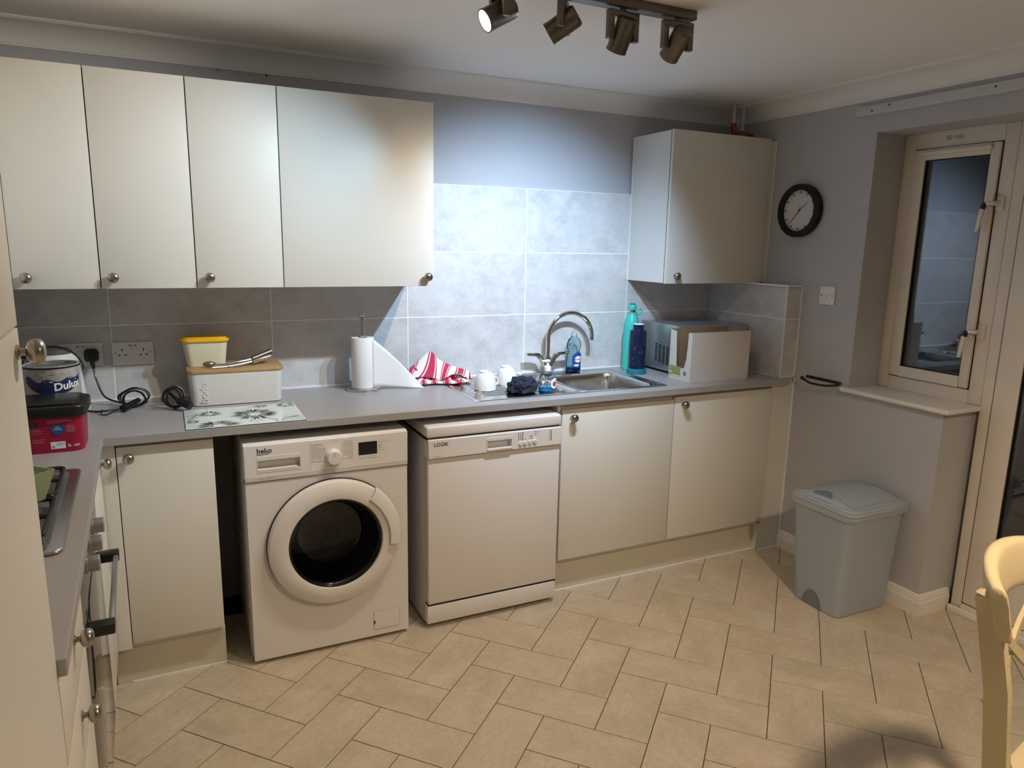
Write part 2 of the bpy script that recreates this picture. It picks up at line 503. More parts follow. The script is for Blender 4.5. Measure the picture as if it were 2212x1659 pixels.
for i, (_, o2, ang, ex, ey, cp, ok) in enumerate(cand):
    loc = (o2.x, o2.y, 0.0)
    if i < 295:
        if ok: me = full
        else:
            me = tile_mesh('floor_tile', [((Vector(p)-o2).dot(ex), (Vector(p)-o2).dot(ey)) for p in cp])
        t = bpy.data.objects.new('floor_tile', me); COL.objects.link(t)
        t.location = loc; t.rotation_euler = (0, 0, ang); t.parent = floor_o
    else:
        rest.raw([(p[0], p[1], 0.0) for p in cp], [tuple(range(len(cp)))])
if len(cand) > 295:
    ob('floor_tiles_beyond', rest, 'floor_tile', floor_o, kind='stuff')

# ------------------------------------------------------------------ walls, ceiling, coving
wall_back = struct('wall_back', MB().box(XL-0.1, XR+0.3, 0.012, 0.14, 0, ZC), 'wall_paint')
struct('wall_left', MB().box(XL-0.12, XL, YREAR, 0.012, 0, ZC), 'wall_paint')
struct('wall_rear', MB().box(XL-0.12, 2.3, YREAR-0.12, YREAR, 0, ZC), 'wall_paint')
YJ, YE, ZH, YDOOR = -0.893, -1.362, 2.07, -3.2
wr = MB()
wr.box(XR, 2.25, YJ, 0.012, 0, ZC)
wr.box(XR, 2.25, YE, YJ, 0, 0.906)
wr.box(XR, 2.25, YDOOR, YJ, ZH, ZC)
wr.box(XR, 2.25, YREAR, YDOOR, 0, ZC)
wall_right = struct('wall_right', wr, 'wall_paint')
struct('ceiling', MB().box(XL-0.1, 2.3, YREAR-0.1, 0.14, ZC, ZC+0.08), 'ceiling_paint')

def cove_profile():
    P = [(0.0, -0.080), (0.006, -0.080), (0.007, -0.072)]
    for k in range(9):
        a = R(90*k/8); P.append((0.010+0.082*(1-math.cos(a)), -0.072+0.062*math.sin(a)))
    P += [(0.094, -0.010), (0.097, -0.006), (0.103, -0.006), (0.104, 0.0), (0.0, 0.0)]
    return P
cp = cove_profile()
bk = MB(); bk.prism([(-(d)+0.012, z+ZC) for d, z in cp], XL, XR, axis='x')
struct('trim_1', bk, 'coving_paint')
rt = MB(); rt.prism([(XR-d, z+ZC) for d, z in cp], YREAR, 0.01, axis='y')
struct('trim_2', rt, 'coving_paint')
lf = MB(); lf.prism([(XL+d, z+ZC) for d, z in cp], YREAR, 0.01, axis='y')
struct('trim_3', lf, 'coving_paint')

# flaking paint along the coving above the long wall cabinet
fl = MB()
for k in range(7):
    x = -0.80+random.random()*0.5; w = 0.006+random.random()*0.015
    fl.prism([(x, 2.206), (x+w*0.4, 2.198-random.random()*0.012), (x+w, 2.203), (x+w*1.3, 2.207)], 0.0085, 0.0122, axis='y')
ob('flaked_paint', fl, 'wall_paint', wall_back, kind='stuff')

# wall tiles on the back wall: rows of 600 x 300
def wall_tile(x0, x1, z0, z1, parent=None, y=0.0, face='y', name='wall_tile'):
    t = MB()
    gg = 0.0020
    if face == 'y': t.box(x0+gg, x1-gg, y, y+0.011, z0+gg, z1-gg, 0.0012, 1); c = ((x0+x1)/2, y, (z0+z1)/2)
    else: t.box(y, y+0.011, x0+gg, x1-gg, z0+gg, z1-gg, 0.0012, 1); c = (y, (x0+x1)/2, (z0+z1)/2)
    o = ob(name, t, 'wall_tile', None, sm=0)
    origin(o, c)
    o.parent = parent
    return o
gb = MB()
gb.box(XL, XB, 0.0012, 0.0118, ZW, 1.385); gb.box(0.0, 1.2045, 0.0013, 0.0117, 1.385, H1+2*TH)
gb.box(1.2045, XB, 0.0011, 0.0116, 1.385, 1.40)
ob('grout', gb, 'grout_wall', wall_back)
cols = [XL] + [k*TW for k in range(-3, 3)] + [XB]
for a, b in zip(cols, cols[1:]):
    if b-a < 0.02: continue
    wall_tile(a, b, ZW+0.003, H1, wall_back)
    top2 = H1+TH if (a > -0.05 and b < 1.25) else 1.40
    wall_tile(a, b, H1, top2, wall_back)
for k in (0, 1): wall_tile(k*TW, (k+1)*TW, H1+TH, H1+2*TH, wall_back)
ck = MB(); ck.box(XL, 1.765, -0.005, 0.001, ZW, ZW+0.006)
ob('sealant', ck, 'caulk', wall_back)

# boxed-in pipes in the right corner, tiled above the worktop
bx = MB(); bx.box(XB+0.0115, XR, YB+0.0115, 0.011, 0.0, 1.372)
box_o = struct('wall_boxing', bx, 'cabinet')
gb = MB(); gb.box(XB+0.001, XB+0.0112, YB+0.001, 0.0, ZW, 1.372); gb.box(XB+0.001, XR, YB+0.001, YB+0.0112, ZW, 1.372)
ob('grout', gb, 'grout_wall', box_o)
wall_tile(YB+0.001, 0.0, ZW+0.003, H1, box_o, XB, 'x'); wall_tile(YB+0.001, 0.0, H1, 1.374, box_o, XB, 'x')
wall_tile(XB+0.004, XR, ZW+0.003, H1, box_o, YB, 'y'); wall_tile(XB+0.004, XR, H1, 1.374, box_o, YB, 'y')
tr = MB()
tr.box(XB-0.001, XB+0.004, YB-0.001, YB+0.004, ZW, 1.374)
tr.box(XB-0.002, XB+0.010, YB-0.002, 0.0, 1.374, 1.384); tr.box(XB+0.010, XR-0.001, YB-0.002, YB+0.012, 1.374, 1.384)
tr.box(XR-0.009, XR-0.001, YB-0.004, YB+0.001, ZW, 1.384)
tr.box(XB+0.01, XR-0.001, YB+0.012, 0.0, 1.372, 1.380)
tr.box(XB+0.004, XR-0.001, YB-0.004, YB+0.002, ZW+0.001, ZW+0.007)
ob('tile_trim', tr, 'caulk', box_o)
lo = MB(); lo.box(1.716, XR-0.0015, YB, YB+0.012, 0.0, ZW0)
ob('lower_panel', lo, 'cabinet', box_o)
ck = MB(); ck.box(XR-0.007, XR, YB-0.005, YB+0.001, 0.0, ZW); ck.box(1.716, XR, YB-0.006, YB+0.001, 0.0, 0.006)
ob('sealant', ck, 'caulk', box_o)

# skirting along the right wall and round the window pier
def skirt(path_pts, name):
    prof = [(0.0, 0.0), (0.016, 0.0), (0.016, 0.060), (0.0125, 0.066), (0.0125, 0.072), (0.009, 0.080), (0.006, 0.092), (0.0, 0.095)]
    mb = MB(); V = []; F = []
    n = len(prof)
    for (x, y, nx, ny) in path_pts:
        for d, z in prof: V.append((x+nx*d, y+ny*d, z))
    for i in range(len(path_pts)-1):
        for k in range(n-1): F.append((i*n+k, i*n+k+1, (i+1)*n+k+1, (i+1)*n+k))
    mb.raw(V, F)
    return struct(name, mb, 'white_gloss', sm=25)
skirt([(XR, YB-0.001, -1, 0), (XR, YE, -1, -1), (XF, YE, 0, -1)], 'baseboard_right')

# ------------------------------------------------------------------ window, sill, French door
win = MB()
def frame_ring(mb, y0, y1, z0, z1, wl, wr_, wb, wt, x0, x1, bev=0.004):
    """y0 is the far side (greater y), y1 the near side"""
    mb.box(x0, x1, y0-wl, y0, z0, z1, bev); mb.box(x0, x1, y1, y1+wr_, z0, z1, bev)
    mb.box(x0+0.0006, x1, y1+wr_, y0-wl, z0, z0+wb, 0); mb.box(x0+0.0006, x1, y1+wr_, y0-wl, z1-wt, z1, 0)
frame_ring(win, YJ, -1.386, 0.926, ZH, 0.058, 0.057, 0.060, 0.066, XF, XF+0.07)
window = struct('window_1', win, 'upvc', sm=25)
sash = MB(); frame_ring(sash, -0.954, -1.326, 0.990, 2.0, 0.052, 0.040, 0.048, 0.046, XF-0.012, XF+0.055, 0.006)
sash_o = ob('window_sash', sash, 'upvc', window, sm=25)
gs = MB(); frame_ring(gs, -0.951, -1.3295, 0.986, 2.004, 0.004, 0.004, 0.004, 0.004, XF-0.0015, XF+0.01, 0)
ob('seal_gap', gs, 'black_matt', window, sm=0)
gk = MB(); frame_ring(gk, -1.0055, -1.2865, 1.0375, 1.9545, 0.004, 0.004, 0.004, 0.004, XF-0.006, XF+0.01, 0)
ob('gasket', gk, 'black_matt', sash_o, sm=0)
pane = MB(); pane.box(XF+0.004, XF+0.008, -1.288, -1.004, 1.036, 1.956)
ob('window_pane', pane, 'window_glass', window, sm=0)
tv = MB(); tv.box(XF-0.026, XF-0.010, -1.295, -0.985, 1.972, 1.990, 0.003)
ob('trickle_vent', tv, 'upvc', sash_o)
smb = MB()
for k in range(9): smb.sphere((XF-0.0005, -1.09-random.random()*0.07, 2.033+random.random()*0.014), 0.010, 8, (0.06, 1.0+random.random(), 0.5))
ob('paint_smudge', smb, 'smudge', window, kind='stuff')
for zz in (1.757, 1.236):
    h = MB(); h.box(XF-0.010, XF+0.001, -1.366, -1.334, zz-0.028, zz+0.028, 0.004)
    hp = ob('latch_plate', h, 'upvc', window)
    h = MB(); h.cyl((XF-0.008, -1.348, zz), (XF-0.030, -1.340, zz), 0.010, n=12)
    h.box(XF-0.030, XF-0.012, -1.334, -1.320, zz+0.002, zz+0.036, 0.004); h.box(XF-0.046, XF-0.020, -1.352, -1.306, zz-0.007, zz+0.007, 0.004)
    h.box(XF-0.028, XF-0.013, -1.330, -1.318, zz-0.032, zz-0.008, 0.003)
    ob('latch_body', h, 'upvc', hp)
    h = MB(); h.cyl((XF-0.040, -1.312, zz+0.003), (XF-0.043, -1.306, zz-0.022), 0.0095, n=12)
    ob('latch_lock', h, 'black_plastic', hp)
    h = MB(); h.prism([(-1.314, zz-0.020), (-1.297, zz-0.020), (-1.288, zz-0.112), (-1.300, zz-0.113)], XF-0.049, XF-0.037, axis='x', bev=0.002)
    ob('latch_lever', h, 'upvc', hp)
sill = MB(); sill.box(XR-0.034, XF+0.004, -1.398, YJ-0.0005, 0.905, 0.927, 0.009, 3); sill.box(XR-0.034, XR+0.002, YJ-0.01, -0.865, 0.905, 0.927, 0.009, 3)
tag(ob('window_sill', sill, 'white_gloss'), 'glossy white window sill board with rounded nose under the window', 'window sill')

dr = MB()
dr.box(XF, XF+0.07, -1.434, -1.3865, 0.0, ZH, 0.003); dr.box(XF, XF+0.07, YDOOR, YDOOR+0.048, 0.0, ZH, 0.003)
dr.box(XF, XF+0.07, YDOOR+0.048, -1.434, ZH-0.055, ZH, 0.003); dr.box(XF-0.01, XF+0.08, YDOOR+0.048, -1.434, 0.0, 0.052, 0.004)
door = struct('door_1', dr, 'upvc', sm=25)
for k, (ya, yb) in enumerate(((-1.438, -2.29), (-2.295, YDOOR+0.052))):
    lf_ = MB(); frame_ring(lf_, ya, yb, 0.058, ZH-0.058, 0.096, 0.096, 0.19, 0.10, XF-0.010, XF+0.05, 0.006)
    leaf = ob('door_leaf', lf_, 'upvc', door, sm=25)
    p = MB(); p.box(XF+0.006, XF+0.010, yb+0.094, ya-0.094, 0.246, ZH-0.156)
    ob('door_pane', p, 'window_glass', leaf, sm=0)
    p = MB(); frame_ring(p, ya-0.0945, yb+0.0945, 0.2465, ZH-0.1565, 0.005, 0.005, 0.005, 0.005, XF-0.004, XF+0.01, 0)
    ob('gasket', p, 'black_matt', leaf, sm=0)
p = MB(); p.box(XF-0.0012, XF+0.02, -1.4385, -1.4335, 0.052, ZH-0.055)
ob('seal_gap', p, 'black_matt', door, sm=0)
sk = MB(); sk.box(XF-0.024, XF-0.008, YDOOR, -1.386, 0.0, 0.03, 0.004)
ob('threshold', sk, 'white_gloss', door)

# curtain batten over the window
bt = MB(); bt.box(XR-0.018, XR+0.002, -3.1, -0.785, 2.146, 2.188, 0.003)
bat = tag(ob('curtain_batten', bt, 'batten_paint'), 'long painted wooden batten screwed to the wall above the window', 'batten')
for y, z in ((-0.868, 2.163), (-0.95, 2.176), (-1.395, 2.172), (-1.52, 2.16)):
    s_ = MB(); s_.lathe([(0, 0.0), (0.0042, 0.0), (0.0042, 0.0012), (0, 0.0012)], 10, axis='x', center=(XR-0.0195, y, z))
    ob('screw_hole', s_, 'print_dark', bat)

# ------------------------------------------------------------------ knobs (shared mesh, axis -y)
def knob_mesh():
    mb = MB(); mb.lathe([(0, 0), (0.0102, 0), (0.0102, 0.0030), (0.0056, 0.0042), (0.0052, 0.0105), (0.0105, 0.0120), (0.0152, 0.0150), (0.0176, 0.0205), (0.0174, 0.0262), (0.0145, 0.0312), (0.0085, 0.0340), (0, 0.0346)], 28, axis='y')
    me = bpy.data.meshes.new('knob'); mb.bm.to_mesh(me); mb.bm.free(); smooth(me, 50)
    me.materials.append(MATS['nickel']); return me
KNOB = knob_mesh()
def knob(parent, x, y, z, rz=0.0, sc_=1.0):
    o = bpy.data.objects.new('knob', KNOB); COL.objects.link(o)
    root = parent
    while root.parent is not None: root = root.parent
    off = THINGS.get(root.name, (0, 0, 0))
    o.location = (x-off[0], y-off[1], z-off[2]); o.rotation_euler = (0, 0, rz); o.scale = (sc_,)*3
    o.parent = parent
    return o

# ------------------------------------------------------------------ wall cabinets
def wall_cab(x0, x1, z0, z1, yf, kx, label, right_end=False):
    t = thing('wall_cabinet', label, 'cabinet', (x0, 0.0, z0), group='white wall cabinets')
    b = MB(); b.box(x0+0.0005, x1-0.0005, yf+0.019, -0.0005, z0+0.002, z1-0.002, 0.0008, 1)
    ob('body', b, 'carcass', t)
    gp = MB(); gp.box(x0+0.001, x1-0.001, yf+0.0165, yf+0.019, z0+0.003, z1-0.003)
    ob('hinge_gap', gp, 'gap_dark', t, sm=0)
    d = MB(); d.box(x0+0.0018, x1-0.0018, yf, yf+0.0175, z0, z1, 0.0014, 2)
    do = ob('door', d, 'cabinet', t)
    knob(do, kx, yf, z0+0.038)
    return t
ZB, ZT, YC = 1.382, 2.098, -0.360
wall_cab(-1.450, -1.198, ZB, ZT, YC, -1.408, 'narrow white wall cabinet in the left corner, above the kettle and paint tin')
wall_cab(-1.198, -0.897, ZB, ZT, YC, -1.158, 'white wall cabinet over the right-hand double socket, second from the left')
wall_cab(-0.897, -0.596, ZB, ZT, YC, -0.854, 'white wall cabinet above the bread bin, third from the left')
wall_cab(-0.596, 0.0, ZB, ZT, YC, -0.032, 'widest white wall cabinet, above the kitchen roll, ending beside the tall splashback')
t = wall_cab(1.2045, 1.820, 1.381, 2.104, -0.322, 1.262, 'white wall cabinet in the right corner above the microwave')
f_ = MB(); f_.box(1.821, XR-0.001, -0.308, -0.290, 1.384, 2.096, 0.001, 1)
ob('filler_strip', f_, 'cabinet', t)
ck = MB(); ck.box(XR-0.006, XR-0.0005, -0.313, -0.306, 1.384, 2.098); ob('sealant', ck, 'caulk', t)
ck = MB(); ck.box(1.2005, 1.2045, -0.006, 0.0, 1.381, 2.1); ob('sealant', ck, 'caulk', t)
# the cabinet that turns the corner onto the left wall
t = thing('wall_cabinet', 'white wall cabinet on the left wall, a sliver at the photo\'s left edge', 'cabinet', (XL+0.18, -0.36, ZB), group='white wall cabinets')
b = MB(); b.box(XL+0.001, -1.472, -0.80, -0.001, ZB+0.002, ZT-0.002, 0.0008, 1); ob('body', b, 'carcass', t)
b = MB(); b.box(-1.4705, -1.4535, -0.80, -0.362, ZB-0.006, ZT, 0.0012, 1); ob('door', b, 'cabinet', t)

# ------------------------------------------------------------------ pipes above the right cabinet
t = thing('pipework', 'painted copper pipes and fittings on top of the right corner cabinet', 'pipes', (1.74, -0.16, 2.104))
p = MB(); p.tube([(1.716, -0.15, ZC), (1.716, -0.15, 2.196)], 0.0078, 12); ob('painted_pipe', p, 'pipe_paint', t)
p = MB(); p.tube([(1.776, -0.15, ZC), (1.776, -0.15, 2.160)], 0.0092, 12); ob('painted_pipe', p, 'pipe_paint', t)
p = MB(); p.cyl((1.716, -0.15, 2.218), (1.716, -0.15, 2.190), 0.0135, n=8); ob('compression_nut', p, 'pipe_paint', t)
p = MB(); p.cyl((1.776, -0.15, 2.172), (1.776, -0.15, 2.160), 0.0125, n=8); ob('compression_nut', p, 'pipe_paint', t)
p = MB(); p.tube([(1.716, -0.15, 2.194), (1.716, -0.15, 2.165), (1.722, -0.15, 2.146), (1.740, -0.15, 2.138), (1.765, -0.15, 2.138)], 0.0135, 12); ob('elbow', p, 'copper', t)
p = MB(); p.box(1.757, 1.800, -0.166, -0.134, 2.112, 2.158, 0.006); ob('valve_body', p, 'brass_old', t)
p = MB(); p.tube([(1.80, -0.15, 2.142), (1.84, -0.15, 2.140), (1.852, -0.15, 2.128), (1.856, -0.15, 2.106)], 0.012, 12); ob('copper_bend', p, 'copper', t)
p = MB(); p.tube([(1.80, -0.16, 2.116), (1.862, -0.17, 2.114)], 0.0095, 10); p.cyl((1.838, -0.17, 2.117), (1.862, -0.17, 2.117), 0.012, n=8); ob('lower_pipe', p, 'pipe_paint', t)

# ------------------------------------------------------------------ base cabinets along the back wall
def base_cab(x0, x1, kx, label, ztop, body_side=True):
    t = thing('base_cabinet', label, 'cabinet', (x0, -0.3, 0.1505), group='white base cabinets')
    b = MB(); yb0, yb1, z0_, z1_ = YD+0.020, -0.02, 0.1505, ZW0-0.0005
    b.box(x0+0.0005, x0+0.0165, yb0, yb1, z0_, z1_); b.box(x1-0.0165, x1-0.0005, yb0, yb1, z0_, z1_)
    b.box(x0+0.0165, x1-0.0165, yb0, yb1, z0_, z0_+0.016); b.box(x0+0.0165, x1-0.0165, yb1-0.008, yb1, z0_+0.016, z1_)
    b.box(x0+0.0165, x1-0.0165, yb0, yb0+0.016, z1_-0.03, z1_)
    ob('body', b, 'carcass', t)
    d = MB(); d.box(x0+0.0015, x1-0.0015, YD, YD+0.018, 0.168, ztop, 0.0014, 2)
    do = ob('door', d, 'cabinet', t)
    knob(do, kx, YD, ztop-0.036)
    return t
t = base_cab(-1.185, -0.886, -1.148, 'narrow white base cabinet standing left of the washing machine', 0.876)
p = MB(); p.box(-1.245, -0.884, -0.537, -0.52, 0.0, 0.150, 0.001, 1); p.box(-0.900, -0.884, -0.52, -0.03, 0.0, 0.150); ob('plinth', p, 'plinth', t)
p = MB(); p.box(-1.2, -0.884, -0.540, -0.536, 0.0, 0.005); ob('sealant', p, 'caulk', t)
base_cab(0.502, 1.102, 0.553, 'white base cabinet under the sink, beside the dishwasher', 0.862)
base_cab(1.104, 1.708, 1.153, 'white base cabinet below the cardboard box, nearest the bin', 0.872)
p = MB(); p.box(0.50, 1.703, -0.537, -0.52, 0.0, 0.150, 0.001, 1)
kb = tag(ob('kickboard', p, 'plinth'), 'cream kickboard under the two sink cabinets', 'kickboard')
p = MB(); p.box(0.50, 1.703, -0.541, -0.5365, 0.0, 0.005); ob('sealant', p, 'caulk', kb)
p = MB(); p.box(1.7035, 1.7158, -0.5665, -0.03, 0.0, 0.150); ob('end_board', p, 'cabinet', kb)
# support panel beside the dishwasher and dark void behind machines
p = MB(); p.box(0.484, 0.500, YD+0.012, -0.02, 0.0, ZW0, 0.001, 1)
tag(ob('support_panel', p, 'carcass'), 'upright white panel between the dishwasher and the sink cabinet', 'panel')
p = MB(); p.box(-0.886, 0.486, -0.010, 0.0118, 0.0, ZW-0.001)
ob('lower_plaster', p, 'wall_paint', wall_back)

# corner filler and left run (local frame: +X out from the worktop edge, -Y towards the camera)
LA = 0.029
LLOC = (-1.217, -0.600, 0.0)
def lthing(name, label, cat, group=None): return thing(name, label, cat, LLOC, LA, group, world=False)
DF = -0.013            # door front offset behind the worktop edge
p = MB(); p.box(-1.236, -1.1865, YD+0.001, YD+0.017, 0.150, ZW0-0.0005, 0.001, 1)
tag(ob('corner_filler', p, 'cabinet'), 'slim white filler strip in the inner corner of the base units', 'filler')

t = lthing('base_cabinet', 'white base cabinet in the left run between corner and oven', 'cabinet', 'white base cabinets')
b = MB(); b.box(-0.60, DF-0.019, -0.345, -0.003, 0.15, ZW0-0.001); ob('body', b, 'carcass', t)
b = MB(); b.box(DF-0.018, DF, -0.342, 0.012, 0.155, 0.872, 0.0014, 2); do = ob('door', b, 'cabinet', t)
knob(do, DF, -0.028, 0.838, R(90))
b = MB(); b.box(DF-0.075, DF-0.06, -0.345, 0.02, 0.0, 0.150); ob('plinth', b, 'plinth', t)

t = lthing('built_in_oven', 'stainless built-under oven with glass door below the gas hob', 'oven')
b = MB(); b.box(-0.58, DF-0.022, -0.945, -0.348, 0.15, ZW0-0.001); ob('body', b, 'carcass', t)
b = MB(); b.box(DF-0.021, DF-0.001, -0.943, -0.350, 0.745, 0.874, 0.002); cpn = ob('control_panel', b, 'hob_steel', t)
for yy in (-0.52, -0.645, -0.77):
    k = MB(); k.lathe([(0, 0), (0.023, 0), (0.023, 0.004), (0.0195, 0.005), (0.0195, 0.027), (0.018, 0.029), (0, 0.029)], 28, axis='x', center=(DF-0.001, yy, 0.815)); ob('control_knob', k, 'silver_paint', cpn)
for yy in (-0.455, -0.835):
    k = MB(); k.box(DF-0.001, DF+0.0002, yy-0.006, yy+0.006, 0.822, 0.846); ob('indicator_mark', k, 'orange_red', cpn)
b = MB(); b.box(DF-0.021, DF, -0.943, -0.350, 0.155, 0.738, 0.003); dv = ob('oven_door', b, 'oven_glass', t)
b = MB(); b.box(DF-0.024, DF-0.0215, -0.94, -0.353, 0.158, 0.736); ob('door_liner', b, 'screen_black', dv)
for y0, y1 in ((-0.462, -0.424), (-0.876, -0.838)): b = MB(); b.box(DF, DF+0.052, y0, y1, 0.682, 0.706, 0.003); ob('handle_bracket', b, 'black_plastic', dv)
b = MB(); b.box(DF+0.038, DF+0.050, -0.838, -0.462, 0.687, 0.703, 0.003); ob('handle_bar', b, 'silver_paint', dv)

t = lthing('drawer_unit', 'white drawer unit between the oven and the tall cabinet', 'cabinet')
b = MB(); b.box(-0.60, DF-0.019, -1.378, -0.948, 0.15, ZW0-0.001); ob('body', b, 'carcass', t)
zz = [0.155, 0.40, 0.575, 0.725, 0.872]
for a, c in zip(zz, zz[1:]):
    b = MB(); b.box(DF-0.018, DF, -1.374, -0.955, a+0.0015, c-0.0015, 0.0014, 2); d_ = ob('drawer', b, 'cabinet', t)
    knob(d_, DF, -1.150, c-0.045 if c > 0.8 else c-0.055, R(90))
b = MB(); b.box(DF-0.0185, DF-0.008, -0.954, -0.944, 0.155, 0.872); ob('edge_gap', b, 'black_matt', t, sm=0)
b = MB(); b.box(DF-0.075, DF-0.06, -1.378, -0.346, 0.0, 0.150); ob('plinth', b, 'plinth', t)

t = lthing('tall_cabinet', 'tall white larder cabinet at the left edge, nearest the camera', 'cabinet')
b = MB(); b.box(-0.60, DF-0.019, -1.990, -1.3835, 0.0, 2.12, 0.001, 1); ob('body', b, 'carcass', t)
b = MB(); b.box(DF-0.018, DF, -1.988, -1.3855, 0.155, 1.434, 0.0014, 2); d_ = ob('door', b, 'cabinet', t)
knob(d_, DF, -1.418, 1.404, R(90))
b = MB(); b.box(DF-0.018, DF, -1.988, -1.3855, 1.437, 2.12, 0.0014, 2); ob('door', b, 'cabinet', t)

# ------------------------------------------------------------------ worktop
hx0, hx1, hy0, hy1 = 0.50, 1.062, -0.515, -0.10
xe, ye = -1.217+LA*1.40, -1.983
ys = [YW, YB, hy0, hy1, -0.0005]; xs = [-1.217, hx0, hx1, XB-0.001]
polys = [[(XL+0.002, ye), (xe, ye), (-1.217, YW), (XL+0.002, YW)],
         [(XL+0.002, YW), (-1.217, YW)] + [(-1.217, y) for y in ys[1:]] + [(XL+0.002, ys[-1])]]
for i in range(3):
    for j in range(4):
        if i == 1 and j == 2: continue
        polys.append([(xs[i], ys[j]), (xs[i+1], ys[j]), (xs[i+1], ys[j+1]), (xs[i], ys[j+1])])
polys.append([(xs[3], ys[0]), (1.800, ys[0]), (1.800, ys[1]-0.0005), (xs[3], ys[1])])
wt = MB().slab(polys, ZW0, ZW)
wt_o = tag(ob('worktop', wt, 'worktop', sm=0), 'grey laminate worktop running round the left corner to the sink wall', 'worktop')
bv = wt_o.modifiers.new('Bevel', 'BEVEL'); bv.width = 0.0022; bv.segments = 2; bv.limit_method = 'ANGLE'

# ------------------------------------------------------------------ sink and tap
SX0, SX1, SY0, SY1 = 0.118, 1.100, -0.533, -0.034
def smst(a, b, x):
    t = max(0.0, min(1.0, (x-a)/(b-a))); return t*t*(3-2*t)
def sd_rr(x, y, x0, x1, y0, y1, r):
    cx, cy = (x0+x1)/2, (y0+y1)/2
    qx, qy = abs(x-cx)-(x1-x0)/2+r, abs(y-cy)-(y1-y0)/2+r
    return math.hypot(max(qx, 0), max(qy, 0))+min(max(qx, qy), 0)-r
def sink_z(x, y):
    z = 0.0035
    e = sd_rr(x, y, SX0, SX1, SY0, SY1, 0.018)
    z -= 0.0032*smst(-0.006, 0.0, e)
    d = sd_rr(x, y, SX0+0.022, SX1-0.018, SY0+0.022, SY1-0.020, 0.02)
    z -= 0.0035*smst(0.002, -0.006, d)
    if x < 0.50 and -0.455 < y < -0.09 and x > 0.17:
        gw = (y+0.455)/0.0365; fr = gw-math.floor(gw)
        env = smst(0.17, 0.20, x)*smst(0.50, 0.47, x)
        z += 0.0060*env*smst(0.30, 0.10, abs(fr-0.5))
    b = sd_rr(x, y, 0.672, 1.048, -0.498, -0.125, 0.065)
    z -= 0.004*smst(0.016, 0.004, b); z -= 0.150*smst(0.003, -0.024, b)
    b2 = sd_rr(x, y, 0.520, 0.630, -0.492, -0.205, 0.035)
    z -= 0.004*smst(0.014, 0.003, b2); z -= 0.085*smst(0.003, -0.020, b2)
    return ZW+0.0004+z
nx, ny = 250, 128
sk = MB(); V, F = [], []
for i in range(nx+1):
    for j in range(ny+1):
        x, y = SX0+(SX1-SX0)*i/nx, SY0+(SY1-SY0)*j/ny; V.append((x, y, sink_z(x, y)))
for i in range(nx):
    for j in range(ny):
        a = i*(ny+1)+j; F.append((a, a+ny+1, a+ny+2, a+1))
sk.raw(V, F)
st = thing('kitchen_sink', 'stainless steel inset sink with drainer and one and a half bowls', 'sink', (0.60, -0.28, ZW))
ob('basin', sk, 'steel', st, sm=60)
p = MB(); p.lathe([(0, 0), (0.036, 0), (0.040, 0.002), (0.036, 0.003), (0.02, 0.0012), (0, 0.001)], 24, center=(0.86, -0.31, ZW-0.149)); ob('waste', p, 'chrome', st)
p = MB(); p.lathe([(0, 0), (0.020, 0), (0.022, 0.003), (0.016, 0.005), (0, 0.006)], 20, center=(0.640, -0.513, ZW+0.0015)); ob('overflow_control', p, 'chrome', st)

TX, TY = 0.700, -0.070
tp = thing('mixer_tap', 'chrome swan-neck mixer tap with two lever handles behind the sink', 'tap', (TX, TY, ZW))
p = MB(); p.lathe([(0, 0), (0.027, 0), (0.027, 0.004), (0.022, 0.010), (0.019, 0.016), (0.017, 0.06), (0.0155, 0.088), (0, 0.088)], 24, center=(TX, TY, ZW+0.003)); body = ob('tap_body', p, 'chrome', tp)
sp = []
for k in range(9): sp.append((TX, TY, 0.99+0.125*k/8))
AR, ZA = 0.121, 1.105
for k in range(1, 25):
    a = R(180 - 190*k/24); sp.append((TX+AR+AR*math.cos(a), TY-0.02*k/24, ZA+AR*math.sin(a)))
p = MB(); p.tube(sp, 0.0112, 16); ob('spout', p, 'chrome', tp)
for s_ in (-1, 1):
    p = MB(); p.cyl((TX+s_*0.006, TY, 0.945), (TX+s_*0.046, TY, 1.018), 0.0115, 0.0135, 16); arm = ob('valve_arm', p, 'chrome', tp)
    p = MB(); p.prism([(TX+s_*0.034, 1.012), (TX+s_*0.054, 1.030), (TX+s_*0.122, 1.032), (TX+s_*0.118, 1.018), (TX+s_*0.066, 1.014), (TX+s_*0.052, 0.998)], TY-0.012, TY+0.012, axis='y', bev=0.002); ob('lever', p, 'chrome', arm)

# ------------------------------------------------------------------ washing machine
WX0, WX1, WYF, WZ0, WZ1 = -0.795, -0.197, -0.607, 0.016, 0.851
WC = (WX0+WX1)/2
wm = thing('washing_machine', 'white front-loading washing machine with round dark glass door', 'washing machine', (WC, -0.33, 0))
b = MB(); b.box(WX0, WX0+0.004, -0.560, -0.045, WZ0, WZ1-0.018); b.box(WX1-0.004, WX1, -0.560, -0.045, WZ0, WZ1-0.018); b.box(WX0+0.004, WX1-0.004, -0.049, -0.045, WZ0, WZ1-0.018); b.box(WX0+0.004, WX1-0.004, -0.560, -0.049, WZ0, WZ0+0.004); ob('cabinet_body', b, 'appliance_side', wm)
b = MB(); b.box(WX0-0.001, WX1+0.001, -0.598, -0.045, WZ1-0.018, WZ1, 0.006, 3); ob('top_lid', b, 'appliance', wm)
DCX, DCZ, DR_ = -0.486, 0.447, 0.196
fr_ = MB()
N_ = 64; V, F = [], []
ring = [(DCX+DR_*math.cos(2*math.pi*k/N_), DCZ+DR_*math.sin(2*math.pi*k/N_)) for k in range(N_)]
zt = 0.709
